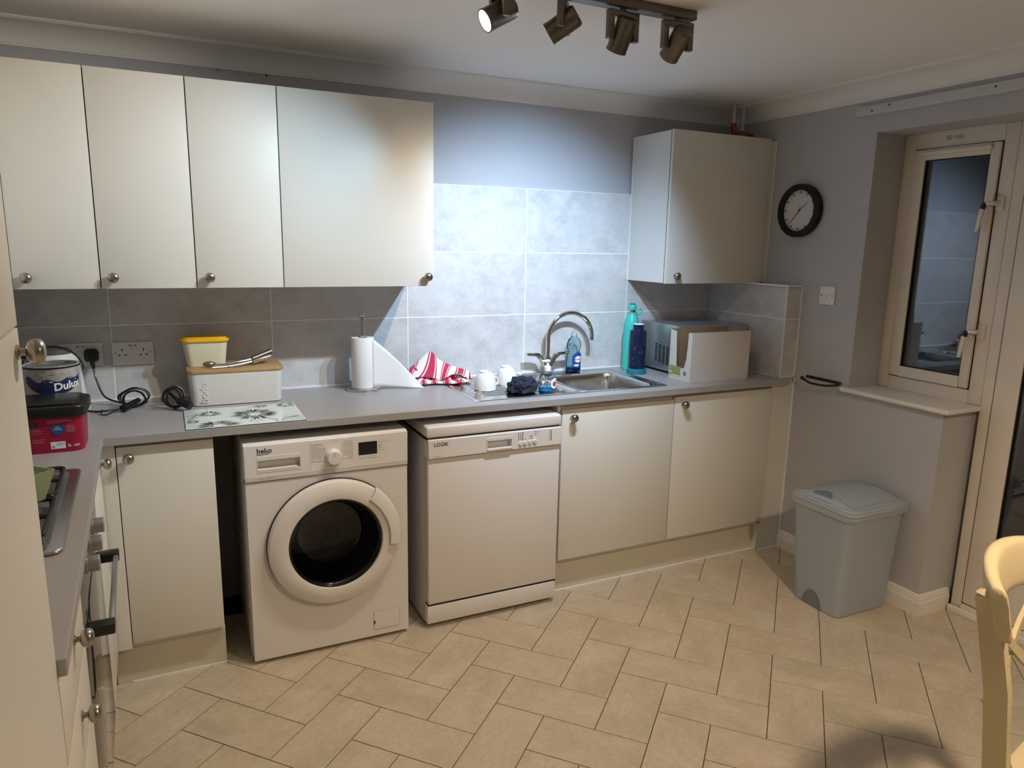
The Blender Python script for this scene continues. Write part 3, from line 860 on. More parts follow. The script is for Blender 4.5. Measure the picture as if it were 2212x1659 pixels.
def sqp(a):
    c, s_ = math.cos(a), math.sin(a); x0, x1, z0, z1 = WX0+0.003-DCX, WX1-0.003-DCX, WZ0-DCZ, zt-DCZ
    k = min([(x1/c) if c > 1e-9 else 9, (x0/c) if c < -1e-9 else 9, (z1/s_) if s_ > 1e-9 else 9, (z0/s_) if s_ < -1e-9 else 9])
    return (DCX+c*k, DCZ+s_*k)
angs = sorted([2*math.pi*k/N_ for k in range(N_)] + [math.atan2(z-DCZ, x-DCX) % (2*math.pi) for x in (WX0+0.003, WX1-0.003) for z in (WZ0, zt)])
n_ = len(angs)
for a in angs: V.append((DCX+DR_*math.cos(a), WYF, DCZ+DR_*math.sin(a)))
for a in angs: p_ = sqp(a); V.append((p_[0], WYF, p_[1]))
for a in angs: p_ = sqp(a); V.append((p_[0], -0.560, p_[1]))
for a in angs: V.append((DCX+DR_*math.cos(a), -0.560, DCZ+DR_*math.sin(a)))
for blk in (0, 1, 2):
    for k in range(n_):
        j = (k+1) % n_; F.append((blk*n_+k, blk*n_+j, (blk+1)*n_+j, (blk+1)*n_+k))
for k in range(n_): j = (k+1) % n_; F.append((3*n_+k, 3*n_+j, j, k))
fr_.raw(V, F)
ob('front_panel', fr_, 'appliance', wm)
def holed_panel(x0, x1, y0, y1, z0, z1, hx0, hx1, hz0, hz1, depth, bev):
    X, Z = [x0, hx0, hx1, x1], [z0, hz0, hz1, z1]
    b = MB().slab([[(X[i], Z[k]), (X[i+1], Z[k]), (X[i+1], Z[k+1]), (X[i], Z[k+1])] for i in range(3) for k in range(3) if not (i == 1 and k == 1)], y0, y1)
    for v in b.bm.verts: v.co = Vector((v.co.x, v.co.z, v.co.y))
    b.box(hx0-0.002, hx1+0.002, y0+depth, y1-0.001, hz0-0.002, hz1+0.002)
    return b
def soft(o, w):
    md = o.modifiers.new('Bevel', 'BEVEL'); md.width = w; md.segments = 2; md.limit_method = 'ANGLE'
b = holed_panel(WX0+0.001, WX1-0.001, WYF-0.004, -0.555, 0.712, WZ1-0.004, -0.748, -0.602, 0.752, 0.788, 0.026, 0.004); pn = ob('control_panel', b, 'appliance_panel', wm); soft(pn, 0.003)
b = MB(); b.box(WX0+0.004, WX1-0.004, WYF-0.0048, WYF, 0.714, 0.732, 0.0006, 1); ob('panel_band', b, 'appliance_side', pn)
# detergent drawer
b = MB(); b.box(-0.752, -0.598, WYF-0.0050, WYF-0.0035, 0.789, 0.804, 0.0006, 1); b.box(-0.752, -0.7485, WYF-0.0050, WYF-0.0035, 0.744, 0.789); b.box(-0.6015, -0.598, WYF-0.0050, WYF-0.0035, 0.744, 0.789); b.box(-0.7485, -0.6015, WYF-0.0050, WYF-0.0035, 0.744, 0.7515); dd = ob('detergent_drawer', b, 'appliance', pn)
b = MB(); b.prism([(WYF-0.005, 0.7445), (WYF+0.018, 0.7525), (WYF+0.018, 0.7565), (WYF-0.006, 0.7555)], -0.7475, -0.612, axis='x'); ob('grip_lip', b, 'appliance', dd)
tb_ = text_bm('beko', 0.026, FRONT(-0.750, WYF-0.0044, 0.8165), 0.0003, bold=0.0004); ob('brand_lettering', tb_, 'print_dark', pn, sm=0)
b = MB(); b.prism([(-0.750, 0.8100), (-0.708, 0.8120), (-0.708, 0.8138), (-0.750, 0.8118)], WYF-0.0048, WYF-0.0040, axis='y'); ob('brand_underline', b, 'print_dark', pn, sm=0)
k = MB(); k.lathe([(0, 0), (0.030, 0), (0.030, 0.003), (0.0275, 0.005), (0.0265, 0.020), (0.024, 0.0235), (0, 0.0245)], 36, axis='y', center=(-0.482, WYF-0.004, 0.776)); kn_ = ob('programme_knob', k, 'appliance', pn)
k = MB(); k.box(-0.4828, -0.4812, WYF-0.0292, WYF-0.0283, 0.783, 0.796); ob('knob_mark', k, 'print_grey', kn_, sm=0)
b = MB(); b.box(-0.389, -0.318, WYF-0.0055, WYF-0.0035, 0.770, 0.820, 0.001, 1); ob('display', b, 'screen_black', pn)
b = MB(); b.box(-0.388, -0.319, WYF-0.0052, WYF-0.004, 0.757, 0.769, 0.0005, 1); bp_ = ob('touch_keys', b, 'appliance', pn)
L_ = [('Dark Wash', 0.826), ('Jeans 40', 0.816), ('Hand Wash 20', 0.806), ('Synthetics 40', 0.796), ('Synthetics 60', 0.786), ('Down Wear 40', 0.776), ('Drum Clean', 0.764)]
R_ = [('Cottons 20', 0.828), ('Cottons 40', 0.818), ('Eco 40-60', 0.808), ('Cottons 60', 0.798), ('Prewash 60', 0.788), ('Cottons 90', 0.778), ('Rinse', 0.766)]
txt = MB()
def add_text(dst, body, size, M, **kw):
    tmp = text_bm(body, size, M, **kw); me = bpy.data.meshes.new('t'); tmp.bm.to_mesh(me); tmp.bm.free(); dst.bm.from_mesh(me); bpy.data.meshes.remove(me)
for s_, z in L_: add_text(txt, s_, 0.0078, FRONT(-0.562, WYF-0.0046, z), res=1)
for s_, z in R_: add_text(txt, s_, 0.0078, FRONT(-0.409, WYF-0.0046, z), align='RIGHT', res=1)
add_text(txt, 'On / Off', 0.0078, FRONT(-0.482, WYF-0.0046, 0.833), align='CENTER', res=1); add_text(txt, 'Spin+Drain', 0.0075, FRONT(-0.482, WYF-0.0046, 0.738), align='CENTER', res=1)
for s_, z in (('Ready / Locked', 0.813), ('Spin', 0.804), ('Rinse', 0.796), ('Wash', 0.788), ('Prewash', 0.780)): add_text(txt, s_, 0.0075, FRONT(-0.313, WYF-0.0046, z), res=1)
add_text(txt, '8 kg | 1200 rpm', 0.010, FRONT(-0.748, WYF-0.0052, 0.719), res=1)
for x, s_ in ((-0.383, 'Spin'), (-0.363, 'Time Delay'), (-0.340, 'Start Pause')): add_text(txt, s_, 0.0042, FRONT(x, WYF-0.0056, 0.762), res=1)
ob('programme_print', txt, 'print_grey', pn, sm=0, kind='stuff')
ln = MB()
def pline(mb, pts, y, w=0.00035):
    for a, b in zip(pts, pts[1:]):
        d = Vector((b[0]-a[0], b[1]-a[1])); n = Vector((-d.y, d.x)).normalized()*w
        mb.raw([(a[0]-n.x, y, a[1]-n.y), (b[0]-n.x, y, b[1]-n.y), (b[0]+n.x, y, b[1]+n.y), (a[0]+n.x, y, a[1]+n.y)], [(0, 1, 2, 3)])
for s_, z in L_: pline(ln, [(-0.562, z-0.0022), (-0.520, z-0.0022), (-0.508, 0.776+(z-0.79)*0.6)], WYF-0.0045)
for s_, z in R_: pline(ln, [(-0.409, z-0.0022), (-0.446, z-0.0022), (-0.456, 0.776+(z-0.79)*0.6)], WYF-0.0045)
ob('programme_lines', ln, 'print_grey', pn, sm=0, kind='stuff')
b = MB(); b.box(-0.5665, -0.5655, WYF-0.0046, WYF-0.0038, 0.733, 0.842); ob('panel_joint', b, 'appliance_side', pn, sm=0)
# door ring, glass, handle, drum
yd0 = WYF
ringp = MB(); ringp.lathe([(0.236, 0.0), (0.244, 0.006), (0.245, 0.020), (0.238, 0.032), (0.218, 0.042), (0.188, 0.046), (0.176, 0.043), (0.172, 0.032), (0.172, 0.004), (0.236, 0.0)], 72, axis='y', center=(DCX, yd0, DCZ))
dor = ob('porthole_door', ringp, 'appliance', wm, sm=28)
rg = MB(); rg.lathe([(0.2365, 0.002), (0.2475, 0.004), (0.2475, 0.010), (0.2365, 0.010)], 72, axis='y', center=(DCX, yd0, DCZ)); ob('door_rim_gap', rg, 'rubber_dark', dor)
hd = MB(); hd.lathe([(0.204, 0.042), (0.232, 0.037), (0.248, 0.022), (0.252, 0.024), (0.243, 0.044), (0.222, 0.056), (0.203, 0.056), (0.204, 0.042)], 16, axis='y', center=(DCX, yd0, DCZ), a0=R(-8), a1=R(52)); ob('door_handle', hd, 'appliance', dor)
gl_ = MB(); gl_.lathe([(0.1745, 0.036), (0.168, 0.034), (0.160, 0.026), (0.150, 0.0), (0.138, -0.05), (0.122, -0.085), (0.09, -0.098), (0, -0.102)], 64, axis='y', center=(DCX, yd0, DCZ)); ob('glass_bowl', gl_, 'washer_glass', dor)
rb = MB(); rb.lathe([(0.1735, 0.034), (0.166, 0.030), (0.172, 0.0), (0.190, -0.02), (0.196, -0.045)], 64, axis='y', center=(DCX, yd0, DCZ)); ob('door_seal', rb, 'rubber_dark', dor)
dm = MB(); dm.lathe([(0.195, -0.04), (0.2, -0.06), (0.21, -0.10), (0.21, -0.38), (0, -0.40)], 48, axis='y', center=(DCX, yd0, DCZ)); ob('drum', dm, 'drum', wm)
ht = MB(); ht.box(-0.341, -0.238, WYF-0.0012, WYF+0.001, 0.042, 0.118, 0.0008, 1); hp = ob('filter_hatch', ht, 'appliance', wm)
ht = MB(); frame = rrect(-0.342, -0.237, 0.041, 0.119, 0.006)
for (a, b) in zip(frame, frame[1:]+frame[:1]): pline(ht, [a, b], WYF-0.0003, 0.0007)
ob('hatch_gap', ht, 'print_grey', hp, sm=0)
ht = MB(); ht.box(-0.3425, -0.3365, WYF-0.0016, WYF-0.0010, 0.067, 0.081); ob('hatch_slot', ht, 'print_dark', hp, sm=0)
ht = MB(); ht.box(WX0-0.0006, WX1+0.0006, WYF+0.0045, -0.565, 0.7095, 0.7120); ob('panel_gap', ht, 'rubber_dark', wm, sm=0)
for x in (WX0+0.05, WX1-0.05):
    for y in (-0.53, -0.09):
        f_ = MB(); f_.lathe([(0, 0), (0.018, 0), (0.018, 0.006), (0.012, 0.017), (0, 0.017)], 14, center=(x, y, 0)); ob('foot', f_, 'rubber_dark', wm)
rbs = MB()
for k in range(9): rbs.prism([(-0.50, 0.12+k*0.07), (-0.14, 0.10+k*0.07), (-0.14, 0.112+k*0.07), (-0.50, 0.132+k*0.07)], WX0-0.0025, WX0+0.001, axis='x')
ob('side_ribs', rbs, 'appliance_side', wm, kind='stuff')

# ------------------------------------------------------------------ dishwasher
DX0, DX1, DYF = -0.126, 0.472, -0.625
dw = thing('dishwasher', 'white freestanding dishwasher between the washing machine and sink cabinet', 'dishwasher', ((DX0+DX1)/2, -0.33, 0))
b = MB(); b.box(DX0+0.002, DX1-0.002, -0.585, -0.04, 0.018, 0.80, 0.003); ob('cabinet_body', b, 'appliance_side', dw)
b = MB(); b.box(DX0-0.001, DX1+0.001, DYF-0.004, -0.04, 0.812, 0.857, 0.008, 3); ob('top_lid', b, 'appliance', dw)
b = MB(); b.box(DX0+0.004, DX1-0.004, DYF+0.006, -0.06, 0.800, 0.813); ob('lid_gap', b, 'rubber_dark', dw, sm=0)
b = MB(); b.box(DX0+0.006, DX1-0.002, DYF, -0.59, 0.108, 0.724, 0.004); ddo = ob('door', b, 'appliance', dw)
b = holed_panel(DX0+0.004, DX1, DYF-0.010, -0.585, 0.728, 0.805, 0.128, 0.236, 0.742, 0.776, 0.026, 0.003); pn = ob('control_panel', b, 'appliance_panel', dw); soft(pn, 0.003)
yp = DYF-0.0105
b = MB(); b.box(0.124, 0.240, yp-0.0010, yp+0.001, 0.777, 0.789, 0.0004, 1); b.box(0.124, 0.1277, yp-0.0010, yp+0.001, 0.735, 0.777); b.box(0.2363, 0.240, yp-0.0010, yp+0.001, 0.735, 0.777); hs = ob('handle_surround', b, 'appliance', pn)
b = MB(); b.box(0.126, 0.238, yp-0.006, yp+0.012, 0.7365, 0.7445, 0.002); ob('handle_lip', b, 'appliance', hs)
tb_ = text_bm('LOGIK', 0.0205, FRONT(-0.100, yp+0.0002, 0.778), 0.0003, bold=0.0003); ob('brand_lettering', tb_, 'print_dark', pn, sm=0)
for x in (0.276, 0.298, 0.321, 0.343):
    k = MB(); k.lathe([(0, 0), (0.0095, 0), (0.0095, 0.003), (0.008, 0.0045), (0, 0.005)], 20, axis='y', center=(x, yp, 0.7525+(x-0.276)*0.04)); kb_ = ob('button', k, 'appliance', pn)
    if x > 0.31:
        k = MB(); k.sphere((x, yp-0.0051, 0.7525+(x-0.276)*0.04), 0.0018, 8, (1, 0.2, 1)); ob('button_light', k, 'print_dark', kb_)
k = MB()
for i in range(4): k.box(0.2755, 0.2795, yp-0.0004, yp+0.001, 0.7675+i*0.009, 0.7705+i*0.009); k.box(0.265, 0.270, yp-0.0004, yp+0.001, 0.7678+i*0.009, 0.7700+i*0.009); k.box(0.284, 0.289, yp-0.0004, yp+0.001, 0.767+i*0.009, 0.771+i*0.009)
for i in range(2): k.box(0.318, 0.3215, yp-0.0004, yp+0.001, 0.769+i*0.009, 0.772+i*0.009); k.box(0.326, 0.331, yp-0.0004, yp+0.001, 0.769+i*0.009, 0.772+i*0.009); k.box(0.342, 0.346, yp-0.0004, yp+0.001, 0.785+i*0.009, 0.788+i*0.009)
k.box(0.2975, 0.3005, yp-0.0004, yp+0.001, 0.7665, 0.7695)
for i in range(6): k.box(0.418, 0.4225, yp-0.0004, yp+0.001, 0.753+i*0.0078, 0.7565+i*0.0078)
k.box(0.4135, 0.4142, yp-0.0004, yp+0.001, 0.752, 0.796)
ob('panel_symbols', k, 'print_dark', pn, sm=0, kind='stuff')
k = MB()
add_text(k, 'Delay', 0.0065, FRONT(0.349, yp-0.0004, 0.794), res=1); add_text(k, 'Salt', 0.0065, FRONT(0.349, yp-0.0004, 0.785), res=1); add_text(k, 'P', 0.007, FRONT(0.273, yp-0.0004, 0.737), res=1); add_text(k, 'Half Load', 0.005, FRONT(0.288, yp-0.0004, 0.735), res=1)
for i in range(6): add_text(k, 'P%d' % (i+1), 0.006, FRONT(0.405, yp-0.0004, 0.753+i*0.0078), res=1)
add_text(k, 'LDW60W', 0.007, FRONT(-0.099, yp-0.0004, 0.735), res=1)
ob('panel_print', k, 'print_grey', pn, sm=0, kind='stuff')
b = MB(); b.box(DX0+0.006, DX1-0.002, DYF+0.004, -0.59, 0.098, 0.1085); ob('kick_gap', b, 'black_matt', dw, sm=0)
b = MB(); b.box(DX0+0.002, DX1-0.004, DYF+0.001, -0.575, 0.022, 0.100, 0.004); ob('kick_panel', b, 'appliance', dw)
for x in (DX0+0.05, DX1-0.05):
    for y in (-0.56, -0.09):
        f_ = MB(); f_.lathe([(0, 0), (0.016, 0), (0.016, 0.006), (0.010, 0.023), (0, 0.023)], 14, center=(x, y, 0)); ob('foot', f_, 'rubber_dark', dw)


# ------------------------------------------------------------------ gas hob (left run frame) and green box on it
t = lthing('gas_hob', 'stainless steel gas hob with black cast-iron pan supports', 'hob')
b = MB(); b.prism(rrect(-0.545, -0.036, -0.952, -0.352, 0.022), ZW, ZW+0.010, bev=0.005, seg=3); hb = ob('hob_plate', b, 'hob_steel', t)
b = MB(); b.prism(rrect(-0.525, -0.062, -0.930, -0.375, 0.03), ZW+0.0095, ZW+0.0108); ob('well', b, 'silver_paint', hb)
for (y0, y1) in ((-0.645, -0.400), (-0.920, -0.660)):
    for (x0, x1) in ((-0.292, -0.066), (-0.520, -0.296)):
        b = MB(); zc = ZW+0.030
        pts = rrect(x0+0.006, x1-0.006, y0+0.006, y1-0.006, 0.014, 3)
        b.tube([(x, y, zc) for x, y in pts], 0.0055, 8, closed=True)
        cx, cy = (x0+x1)/2, (y0+y1)/2
        for (ax, ay, bx_, by_) in ((x0+0.006, cy, cx-0.03, cy), (x1-0.006, cy, cx+0.03, cy), (cx, y0+0.006, cx, cy-0.035), (cx, y1-0.006, cx, cy+0.035)):
            b.tube([(ax, ay, zc), ((ax+bx_)/2, (ay+by_)/2, zc+0.005), (bx_, by_, zc+0.004)], 0.0055, 8)
        for x, y in ((x0+0.012, y0+0.012), (x1-0.012, y0+0.012), (x0+0.012, y1-0.012), (x1-0.012, y1-0.012)): b.cyl((x, y, ZW+0.0105), (x, y, zc), 0.005, n=8)
        ob('pan_support', b, 'cast_iron', hb)
        b = MB(); b.lathe([(0, 0), (0.040, 0), (0.040, 0.008), (0.030, 0.010), (0.030, 0.015), (0, 0.016)], 24, center=(cx, cy, ZW+0.0105)); ob('burner', b, 'cast_iron', hb)
b = MB()
for k in range(3): b.prism([(-0.105+k*0.008, -0.378), (-0.100+k*0.008, -0.378), (-0.097+k*0.008, -0.364), (-0.102+k*0.008, -0.364)], ZW+0.0099, ZW+0.0104)
ob('printed_mark', b, 'print_dark', hb, sm=0, kind='stuff')

t = lthing('plastic_tub', 'open pale green plastic tub standing on the hob', 'tub')
def tub_walls(x0, x1, y0, y1, z0, z1, fl, th):
    V = []
    for (e, z) in ((0, z0), (fl, z1), (fl-th, z1), (-th, z0+th)):
        V += [(x0-e, y0-e, z), (x1+e, y0-e, z), (x1+e, y1+e, z), (x0-e, y1+e, z)]
    F = [(3, 2, 1, 0)]
    for k in range(3):
        for i in range(4): j = (i+1) % 4; F.append((4*k+i, 4*k+j, 4*k+4+j, 4*k+4+i))
    F.append((12, 13, 14, 15))
    return MB().raw(V, F)
tw_ = tub_walls(-0.078, 0.078, -0.078, 0.078, ZW+0.0415, ZW+0.112, 0.018, 0.003)
bmesh.ops.transform(tw_.bm, matrix=Matrix.Translation((-0.197, -0.700, 0)) @ Matrix.Rotation(R(45), 4, 'Z'), verts=tw_.bm.verts)
ob('tub_shell', tw_, 'green_plastic', t, sm=25)

# ------------------------------------------------------------------ ceiling spotlight track
TRY = -1.215
trk = thing('spotlight_track', 'brushed bronze ceiling spotlight bar with four swivel heads', 'ceiling light', (0.2, TRY, ZC))
b = MB(); b.box(-0.155, 0.562, TRY-0.0225, TRY+0.0225, ZC-0.027, ZC-0.0005, 0.002); ob('ceiling_bar', b, 'lamp_metal', trk)
def spot_head(x, rz, tilt, lens, power, color, size, blend, lum=True):
    """rz turns the fork about the vertical; tilt leans the can up from straight down towards local +y"""
    M = Matrix.Translation((x, TRY, 0)) @ Matrix.Rotation(rz, 4, 'Z')
    zt_, zb = ZC-0.034, ZC-0.116
    b = MB(); b.cyl((0, 0, ZC-0.027), (0, 0, zt_), 0.010, n=14)
    b.box(-0.056, 0.056, -0.010, 0.010, zt_-0.019, zt_, 0.0015)
    for s_ in (-1, 1): b.box(s_*0.056, s_*0.037, -0.010, 0.010, zb, zt_-0.018, 0.0015)
    for v in b.bm.verts: v.co = M @ v.co
    fk = ob('fork', b, 'lamp_metal', trk)
    zc = ZC-0.098
    C = M @ Matrix.Translation((0, 0, zc)) @ Matrix.Rotation(tilt, 4, 'X')      # local -z is the beam
    b = MB(); b.lathe([(0, 0.048), (0.026, 0.048), (0.030, 0.044), (0.0315, 0.038), (0.0315, -0.044), (0.0325, -0.046), (0.0325, -0.050), (0.029, -0.050), (0.0285, -0.040), (0.020, -0.022), (0, -0.018)], 32)
    b.cyl((-0.040, 0, 0), (0.040, 0, 0), 0.006, n=10)
    for v in b.bm.verts: v.co = C @ v.co
    cn = ob('lamp_can', b, 'lamp_metal', trk)
    b = MB(); b.lathe([(0, -0.0455), (0.0275, -0.0445), (0.0275, -0.043), (0, -0.043)], 28)
    for v in b.bm.verts: v.co = C @ v.co
    ob('lamp_lens', b, lens, cn)
    ld = bpy.data.lights.new('spot', 'SPOT'); ld.energy = power; ld.color = color; ld.spot_size = size; ld.spot_blend = blend; ld.shadow_soft_size = 0.014
    lo_ = bpy.data.objects.new('spot', ld); COL.objects.link(lo_)
    lo_.matrix_world = C @ Matrix.Translation((0, 0, -0.056))
spot_head(0.505, R(-2), R(51), 'lens_cool', SPOT_W['cool'], COOL, R(88), 1.0)
spot_head(0.300, R(4), R(34), 'lens_on', SPOT_W['warm'], WARM, R(112), 1.0)
spot_head(0.095, R(51), R(59), 'lens_cool', SPOT_W['cool2'], COOL2, R(76), 1.0)
spot_head(-0.110, R(88), R(60), 'lens_on', SPOT_W['left'], WARM, R(140), 0.9)

# dining-end ceiling lamp behind the camera's right shoulder
DLX, DLY = 0.62, -2.86
t = thing('pendant_lamp', 'warm pendant lamp with a white dome shade hanging over the dining end of the room', 'ceiling light', (DLX, DLY, ZC))
b = MB(); b.lathe([(0, 0), (0.05, 0), (0.05, -0.02), (0.01, -0.03), (0, -0.03)], 24, center=(DLX, DLY, ZC)); ob('ceiling_rose', b, 'socket_white', t)
b = MB(); b.cyl((DLX, DLY, ZC-0.03), (DLX, DLY, 2.19), 0.003, n=8); b.cyl((DLX, DLY, 2.19), (DLX, DLY, 2.12), 0.02, n=16); ob('flex', b, 'socket_white', t)
b = MB(); b.lathe([(0.022, 2.165), (0.05, 2.160), (0.10, 2.125), (0.14, 2.07), (0.165, 1.985), (0.168, 1.985), (0.143, 2.075), (0.102, 2.13), (0.05, 2.165), (0.022, 2.170)], 48, center=(DLX, DLY, 0)); ob('dome_shade', b, 'socket_white', t)
b = MB(); b.sphere((DLX, DLY, 2.092), 0.065, 28); ob('bulb_glass', b, 'shade_warm', t)
# ------------------------------------------------------------------ sockets, plug, cables
def socket(x0, x1, z0, z1, label, plugged):
    t = thing('double_socket', label, 'socket', ((x0+x1)/2, 0, z0), group='white double sockets')
    b = MB(); b.box(x0, x1, -0.009, -0.0002, z0, z1, 0.002); pl = ob('face_plate', b, 'socket_white', t)
    cx, cz = (x0+x1)/2, (z0+z1)/2
    for s_ in (-1, 1):
        b = MB(); b.box(cx+s_*0.0085-0.0065, cx+s_*0.0085+0.0065, -0.0115, -0.0085, cz+0.014, cz+0.034, 0.001, 1); rk = ob('rocker', b, 'socket_white', pl)
        b = MB(); b.box(cx+s_*0.0085-0.005, cx+s_*0.0085+0.005, -0.0118, -0.0112, cz+0.0305, cz+0.0335); ob('red_mark', b, 'print_dark', rk, sm=0)
        if s_ in plugged: continue
        hx = cx+s_*0.037
        b = MB(); b.box(hx-0.002, hx+0.002, -0.0094, -0.0085, cz+0.010, cz+0.019)
        for q in (-1, 1): b.box(hx+q*0.011-0.004, hx+q*0.011+0.004, -0.0094, -0.0085, cz-0.008, cz-0.004)
        ob('pin_holes', b, 'black_matt', pl, sm=0)
    for s_ in (-1, 1):
        b = MB(); b.lathe([(0, 0), (0.003, 0), (0.003, 0.0006), (0, 0.0006)], 10, axis='y', center=(cx+s_*0.0605, -0.0088, cz+0.004)); ob('screw', b, 'print_grey', pl)
    return t
socket(-1.384, -1.2375, 1.063, 1.152, 'white double wall socket with a black plug in it, behind the kettle', (1,))
socket(-1.2065, -1.0600, 1.060, 1.150, 'empty white double wall socket left of the bread bin', ())
PX, PZ = -1.275, 1.108
def curve_pts(ctrl, n=12):
    """Catmull-Rom through the control points"""
    P = [Vector(c) for c in ctrl]; P = [P[0]*2-P[1]] + P + [P[-1]*2-P[-2]]; out = []
    for i in range(1, len(P)-2):
        for k in range(n):
            t_ = k/n; a, b, c, d = P[i-1], P[i], P[i+1], P[i+2]
            out.append(0.5*((2*b)+(c-a)*t_+(2*a-5*b+4*c-d)*t_*t_+(-a+3*b-3*c+d)*t_**3))
    out.append(P[-2]); return out
t = thing('power_lead', 'black power lead plugged into the socket with its spare flex coiled', 'cable', (-1.17, -0.16, ZW))
b = MB(); b.prism(rrect(PX-0.0245, PX+0.0245, PZ-0.026, PZ+0.024, 0.015), -0.040, -0.0118, axis='y', bev=0.006, seg=3); b.cyl((PX, -0.030, PZ-0.022), (PX+0.004, -0.036, PZ-0.052), 0.009, 0.006, 12); ob('plug', b, 'cable_black', t)
b = MB(); b.tube(curve_pts([(PX+0.004, -0.036, PZ-0.048), (PX+0.010, -0.050, 1.02), (PX+0.035, -0.085, 0.955), (-1.19, -0.11, 0.932), (-1.165, -0.13, 0.930)]), 0.0036, 8); ob('flex', b, 'cable_black', t)
b = MB()
def coil(mb, cx, cy, cz, rx, rz_, turns, r=0.0036, tw=0.5, seed=1):
    rnd_ = random.Random(seed); pts = []
    for k in range(turns*8):
        a = 2*math.pi*k/8; s_ = 1+0.22*(rnd_.random()-0.5)
        pts.append((cx+rx*s_*math.cos(a)*(1 if k % 16 < 8 else 0.7), cy+0.032*math.sin(a*0.5+rnd_.random())*tw*2, cz+rz_*s_*math.sin(a)))
    mb.tube(curve_pts(pts, 5), r, 8)
coil(b, -1.135, -0.155, ZW+0.036, 0.052, 0.031, 4, seed=3); ob('coiled_flex', b, 'cable_black', t)
b = MB(); b.cyl((-1.165, -0.235, 0.936), (-1.120, -0.185, 0.952), 0.0125, 0.0095, 14); b.cyl((-1.172, -0.243, 0.934), (-1.164, -0.233, 0.937), 0.0145, n=14); ob('connector', b, 'cable_black', t)
b = MB(); b.tube(curve_pts([(-1.29, -0.20, 0.926), (-1.25, -0.215, 0.924), (-1.20, -0.20, 0.926), (-1.150, -0.17, 0.935)]), 0.0036, 8); b.tube(curve_pts([(-1.240, -0.24, 0.935), (-1.242, -0.262, 0.924), (-1.225, -0.275, 0.9235), (-1.210, -0.258, 0.9265), (-1.195, -0.245, 0.93), (-1.17, -0.23, 0.936)]), 0.0024, 8); ob('loose_end', b, 'cable_black', t)
t = thing('kettle_lead', 'bundled black appliance lead lying beside the bread bin', 'cable', (-1.00, -0.26, ZW))
b = MB(); coil(b, -0.998, -0.245, ZW+0.042, 0.036, 0.038, 3, seed=5); ob('coiled_flex', b, 'cable_black', t)
b = MB(); b.cyl((-0.985, -0.275, 0.955), (-0.945, -0.305, 0.939), 0.0125, 0.0155, 14); ob('connector', b, 'cable_black', t)
b = MB(); b.tube(curve_pts([(-0.985, -0.275, 0.955), (-1.00, -0.26, 0.97), (-1.015, -0.25, 0.985)]), 0.006, 8); ob('strain_relief', b, 'cable_black', t)

# ------------------------------------------------------------------ kettle, paint tin, paint tub on the left run
KX, KY = -1.385, -0.125
t = thing('kettle', 'white plastic kettle with grey lid behind the paint tin', 'kettle', (KX, KY, ZW))
b = MB(); b.lathe([(0, 0.0), (0.100, 0.0), (0.101, 0.018), (0.094, 0.03), (0.086, 0.12), (0.074, 0.19), (0.062, 0.212), (0.050, 0.219), (0, 0.22)], 40, center=(KX, KY, ZW+0.001)); ob('kettle_body', b, 'socket_white', t)
b = MB(); b.lathe([(0.058, 0.2145), (0.060, 0.219), (0.052, 0.230), (0.03, 0.237), (0, 0.238)], 36, center=(KX, KY, ZW+0.001)); ob('kettle_lid', b, 'kettle_grey', t)
b = MB(); b.box(KX-0.012, KX+0.030, KY-0.088, KY-0.070, 1.088, 1.118, 0.006); ob('water_window', b, 'black_plastic', t)
b = MB(); b.tube(curve_pts([(KX-0.055, KY-0.03, 1.135), (KX-0.115, KY-0.05, 1.13), (KX-0.135, KY-0.06, 1.05), (KX-0.10, KY-0.045, 0.97)]), 0.013, 12); ob('kettle_handle', b, 'black_plastic', t)

CX_, CY_, CR_ = -1.354, -0.46, 0.0795
CZ0, CZ1 = ZW, 1.148
t = thing('paint_tin', 'paint-smeared metal paint tin with a wire handle behind the red tub', 'paint tin', (CX_, CY_, ZW))
b = MB(); b.lathe([(0, CZ0), (CR_-0.001, CZ0), (CR_, CZ0+0.004), (CR_, CZ1-0.012), (CR_+0.0025, CZ1-0.006), (CR_+0.001, CZ1), (CR_-0.006, CZ1), (CR_-0.008, CZ1-0.006)], 48, center=(CX_, CY_, 0)); ob('tin_body', b, 'paint_can', t)
b = MB(); b.lathe([(CR_-0.008, CZ1-0.005), (CR_-0.010, CZ1-0.002), (CR_-0.016, CZ1-0.003), (CR_-0.020, CZ1-0.007), (0, CZ1-0.007)], 48, center=(CX_, CY_, 0)); ob('tin_lid', b, 'can_lid', t)
b = MB(); b.lathe([(CR_+0.0018, CZ1-0.0075), (CR_+0.0032, CZ1-0.0065), (CR_+0.0028, CZ1-0.001)], 48, center=(CX_, CY_, 0)); b.lathe([(CR_-0.0065, CZ1-0.003), (CR_-0.0115, CZ1-0.0015)], 48, center=(CX_, CY_, 0)); ob('dark_rim', b, 'black_plastic', t)
FACE = math.atan2(CAM.y-CY_, CAM.x-CX_)       # label turned to the room
def can_patch(fn_lo, fn_hi, a0, a1, dr=0.0006, n=24):
    V, F = [], []
    for i in range(n+1):
        u = i/n; a = a0+(a1-a0)*u
        for z in (fn_lo(u), fn_hi(u)): V.append((CX_+(CR_+dr)*math.cos(a), CY_+(CR_+dr)*math.sin(a), z))
    for i in range(n): F.append((2*i, 2*i+2, 2*i+3, 2*i+1))
    return MB().raw(V, F)
A0, A1 = FACE-R(62), FACE+R(66)
ob('navy_band', can_patch(lambda u: 1.092-0.034*math.sin(math.pi*u)**0.8, lambda u: 1.116-0.012*math.sin(math.pi*u)+0.004*math.sin(u*19), A0, A1), 'navy_print', t)
